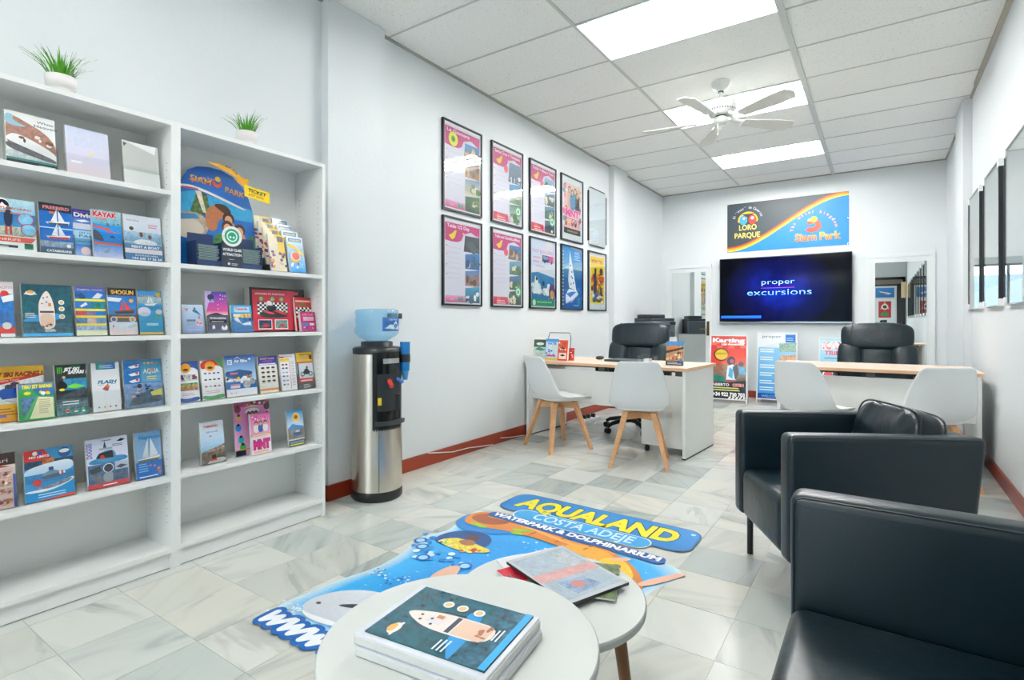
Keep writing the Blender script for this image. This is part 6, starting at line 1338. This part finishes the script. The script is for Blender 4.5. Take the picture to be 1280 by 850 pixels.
# blue tube ride and its passengers
p.P(wps([(-1.95, 2.30), (-1.97, 2.44), (-1.92, 2.50), (-1.80, 2.50), (-1.62, 2.44), (-1.58, 2.36), (-1.70, 2.27), (-1.85, 2.25)]), '#1f7fc8', '#2a8fd8')
p.P(wps([(-1.90, 2.09), (-1.88, 2.20), (-1.80, 2.27), (-1.70, 2.28), (-1.62, 2.22), (-1.60, 2.12), (-1.72, 2.06), (-1.84, 2.04)]), '#1a4a86'); p.P(wps([(-1.86, 2.08), (-1.80, 2.16), (-1.66, 2.14), (-1.54, 2.12), (-1.60, 2.06), (-1.76, 2.03)]), '#e9d24a', n=.4)
p.E(-1.73 - OX, 2.19 - OY, .035, '#5a3526'); p.P(wps([(-1.78, 2.12), (-1.72, 2.18), (-1.66, 2.14), (-1.7, 2.09)]), '#a06a4c'); p.blobs(-1.84 - OX, 2.04 - OY, -1.6 - OX, 2.1 - OY, ('#e8f0f4', '#c8342e', '#9ad24a', '#f4e27a'), 14, .016, 0)
for i in range(26):
    a = random.uniform(150, 330); r_ = random.uniform(.08, .20); x, y = -1.76 + r_ * 1.1 * math.cos(R(a)), 2.05 + r_ * math.sin(R(a)); p.E(x - OX, y - OY, random.uniform(.008, .022), random.choice(('#1a6fc0', '#e2f2fa', '#bfe4f6', '#2f8fd8')), k=8)
for x, y in ((-1.93, 2.02), (-1.87, 1.97), (-1.78, 1.88), (-1.56, 1.92)): p.E(x - OX, y - OY, .034, '#1a64b4'); p.E(x - OX, y - OY, .022, '#9fd4f0')
p.P(wps([(-1.62, 1.72), (-1.63, 1.86), (-1.58, 1.92), (-1.545, 1.86), (-1.50, 1.72)]), '#e6b89c')
# orange slide
p.P(wps([(-1.94, 2.38), (-1.95, 2.50), (-1.86, 2.56), (-1.67, 2.545), (-1.41, 2.47), (-1.25, 2.43), (-1.12, 2.46), (-.96, 2.38), (-.86, 2.28), (-.80, 2.14), (-.80, 1.95), (-.90, 1.95), (-.93, 2.12), (-.99, 2.22), (-1.15, 2.32), (-1.31, 2.35), (-1.5, 2.375), (-1.64, 2.37), (-1.8, 2.33), (-1.89, 2.33)]), '#c8702a', '#dd8a38', n=.05)
p.P(wps([(-1.92, 2.40), (-1.92, 2.49), (-1.84, 2.54), (-1.72, 2.52), (-1.68, 2.45), (-1.78, 2.37)]), '#9c4f22'); p.P(wps([(-1.30, 2.36), (-1.27, 2.42), (-1.12, 2.44), (-1.02, 2.38), (-.98, 2.25), (-1.15, 2.31)]), '#e8a838'); p.P(wps([(-1.10, 2.32), (-1.02, 2.40), (-.93, 2.33), (-.87, 2.22), (-.93, 2.10), (-1.0, 2.2)]), '#f2c62e')
for x in (-1.52, -1.36, -1.2): p.P(wps([(x, 2.375), (x + .012, 2.375), (x + .03, 2.46), (x + .018, 2.46)]), '#a85a20')
for x, y in ((-1.84, 2.345), (-1.79, 2.335), (-1.60, 2.40), (-1.56, 2.42), (-1.58, 2.36)): p.P(wps([(x - .04, y), (x, y + .03), (x + .05, y + .012), (x + .01, y - .012)]), '#8fc82e')
p.P(wps([(-.86, 2.20), (-.78, 2.33), (-.72, 2.41), (-.70, 2.39), (-.74, 2.31), (-.82, 2.18)]), '#e8b49a'); p.P(wps([(-1.06, 2.36), (-.98, 2.42), (-.95, 2.40), (-1.02, 2.34)]), '#e8b49a')
p.P(wps([(-1.86, 2.50), (-1.67, 2.515), (-1.41, 2.445), (-1.25, 2.41), (-1.12, 2.435), (-1.14, 2.42), (-1.26, 2.39), (-1.42, 2.42), (-1.66, 2.485), (-1.84, 2.475)]), '#eaa85a')
p.P(wps([(-.97, 2.18), (-.92, 2.24), (-.88, 2.18), (-.90, 2.05), (-.95, 2.04)]), '#f6d75a'); p.E(-.99 - OX, 2.30 - OY, .022, '#5a3526'); p.P(wps([(-1.04, 2.26), (-1.0, 2.31), (-.94, 2.27), (-.96, 2.20), (-1.02, 2.20)]), '#d9a07a')
for i in range(34): p.E(random.uniform(-1.5, -.85) - OX, random.uniform(2.1, 2.34) - OY, random.uniform(.003, .009), random.choice(('#e2f4fc', '#bfe6f8')), k=6)
# boards and lettering
def pill(x0, y0, x1, y1, r, c, c2=None, sk=0.):
    pts = []
    for cx, cy, a0 in ((x1 - r, y1 - r, 0), (x0 + r, y1 - r, 90), (x0 + r, y0 + r, 180), (x1 - r, y0 + r, 270)):
        for k in range(7):
            a = R(a0 + 15 * k); pts.append((cx + r * math.cos(a), cy + r * math.sin(a) + sk * (cx - x0)))
    p.P(wp(pts), c, c2)
pill(-1.915, 2.64, -.755, 2.955, .085, '#1a5f9c', None, -.03); pill(-1.905, 2.65, -.765, 2.945, .08, '#0d78c0', '#1a86cc', -.03)
pill(-1.76, 2.555, -.94, 2.70, .07, '#e9f2f6', None, -.02); pill(-1.752, 2.56, -.948, 2.695, .066, '#2a96d4', '#3aa6de', -.02)
pill(-1.87, 2.49, -.82, 2.572, .035, '#0f4f94', None, -.06)
p.T('AQUALAND', -1.345 - OX, 2.715 - OY, .155, '#f2e21e', fit=.98, bold=.05, out='#17406c', ow=.035, rot=-1.5); p.E(-.80 - OX, 2.86 - OY, .013, '#cfe0ea')
p.T('COSTA ADEJE', -1.33 - OX, 2.585 - OY, .085, '#cfe6f2', fit=.60, bold=.02, rot=-1.5); p.T('WATERPARK & DOLPHINARIUM', -1.345 - OX, 2.488 - OY, .045, '#ffffff', fit=1.0, bold=.05, rot=-3.4)
zig = []
for k in range(3):
    x0 = -1.905 + k * .115
    zig.append([(x0, 1.215), (x0 + .002, 1.15), (x0 + .045, 1.205), (x0 + .052, 1.15), (x0 + .10, 1.215)])
for wd, c in ((.034, '#0f5fae'), (.014, '#f2f5f8')):
    for z_ in zig:
        for (ax, ay), (bx_, by_) in zip(z_[:-1], z_[1:]):
            d = Vector((bx_ - ax, by_ - ay)).normalized() * wd; q = Vector((-d.y, d.x))
            p.P(wp([(ax + q.x, ay + q.y), (ax - q.x, ay - q.y), (bx_ - q.x, by_ - q.y), (bx_ + q.x, by_ + q.y)]), c)
        for ax, ay in z_: p.E(ax - OX, ay - OY, wd, c, k=12)
p.E(-1.545 - OX, 1.16 - OY, .034, '#0f5fae', k=12); p.E(-1.545 - OX, 1.16 - OY, .016, '#f2f5f8', k=12)
p.T('aqualand.es', -1.50 - OX, 1.15 - OY, .075, '#f2f5f8', 'L', fit=.6, bold=.04, out='#0f5fae', ow=.06)
obj('print', p.mesh('print', lambda x, y, z: (x + OX + 1.38, y + OY - 2.0, .0004 + z)), STICK, st)

# ================================================================== CABLES, POWER STRIP
CAB = mat('white_cable', '#e6e2dc', .5)
o = obj('cable', M().tube([(XL + .02, 3.10, .10), (XL + .022, 3.25, .075), (XL + .02, 3.40, .05), (XL + .022, 3.60, .045), (XL + .03, 3.75, .03), (XL + .02, 3.95, .006)], .004, 6), CAB); tag(o, 'white cable looping over the red skirting board', 'cable')
o = obj('cable', M().tube([(XL + .03, 4.05, .05), (XL + .035, 4.2, .03), (XL + .03, 4.38, .012), (XL + .04, 4.44, .006)], .004, 6), CAB); tag(o, 'short white cable by the left desk side', 'cable')
ps = thing('power_strip', 'white power strip with black plugs on the floor under the left desk', 'power strip', (-2.70, 5.55, 0), R(80))
obj('body', rbox(-.16, .16, -.028, .028, 0, .035, .006, 2), WHITEP, ps)
for x in (-.1, -.03, .06): obj('plug', rbox(x - .018, x + .018, -.02, .02, .034, .075, .004, 2), BLACKP, ps)
o = obj('cable', M().tube([(-2.66, 5.42, .008), (-2.5, 5.40, .006), (-2.42, 5.46, .006), (-2.5, 5.53, .006), (-2.58, 5.45, .012), (-2.55, 5.36, .006)], .005, 6), CAB); tag(o, 'coiled white cable beside the power strip', 'cable')

# ================================================================== WHAT THE MIRROR SHOWS AT THE SHOP FRONT
def front_poster(x0, x1, z0, z1, fn, label):
    w, h = x1 - x0, z1 - z0
    t_ = thing('door_poster', label, 'poster', ((x0 + x1) / 2, YF + .0405, z0), PI)
    obj('sheet', M().box(-w / 2, w / 2, -.002, 0, 0, h), mat('white_card', '#d9dfe8', .5), t_)
    p = Print(w, h, None); fn(p); obj('print', p.mesh('print', lambda x, y, z: (x - w / 2, -.0023 - z, y)), INK, t_)
def f_blue(p): p.R(0, 0, 1, 1, '#0f5ea6', '#2a86cc', n=.3); p.P([(.15, .5), (.5, .62), (.85, .72), (.6, .5), (.3, .4)], '#e8e4e4'); p.P([(.3, .47), (.7, .6), (.6, .5)], '#8a4a4a'); p.R(0, 0, 1, .14, '#c8d4dc')
def f_red(p): p.R(0, 0, 1, 1, '#b81f3a', n=.1); p.P([(.1, .5), (.5, .98), (.9, .5), (.5, .6)], '#e8b43a'); p.E(.5, .66, .28, '#e8e2da'); p.E(.5, .66, .16, '#3a3430'); p.P([(.05, .12), (.5, .42), (.95, .12), (.5, .2)], '#2f7a3c'); p.R(.2, .1, .8, .3, '#3a8a44', n=.5)
front_poster(-.11, .385, 1.83, 2.19, f_blue, 'blue boat poster on the entrance door, seen in the mirror')
front_poster(-.03, .30, 1.24, 1.76, f_red, 'red poster below the boat poster on the entrance door')
o = obj('wall_box', rbox(.55, XR - .002, -3.45, -3.30, 1.85, 2.33, .006, 2), mat('beige_box', '#cdb68e', .6)); tag(o, 'beige upright box on the wall by the entrance, seen in the mirror', 'box')
# the photographer's camera and tripod (seen in the mirror), behind the viewpoint
vx, vy = -S_, C_
tr = thing('camera_tripod', 'black camera on a tripod facing the mirrored door', 'camera', (-vx * .16, -vy * .16, 0), CAM_YAW)
obj('camera_body', rbox(-.065, .065, -.04, .035, 1.065, 1.16, .012, 2), BLACKP, tr); obj('lens', M().cyl((0, .03, CAM_H), (0, .10, CAM_H), .036, n=20), BLACKP, tr)
obj('tripod_head', M().cyl((0, 0, .98), (0, 0, 1.066), .022), BLACKP, tr); obj('centre_column', M().cyl((0, 0, .70), (0, 0, .99), .014), DGREY, tr)
for k in range(3):
    a = R(210 + 120 * k); obj('leg', M().tube([(.02 * math.cos(a), .02 * math.sin(a), .97), (.30 * math.cos(a), .30 * math.sin(a), 0.0)], [.014, .011], 8), BLACKP, tr)
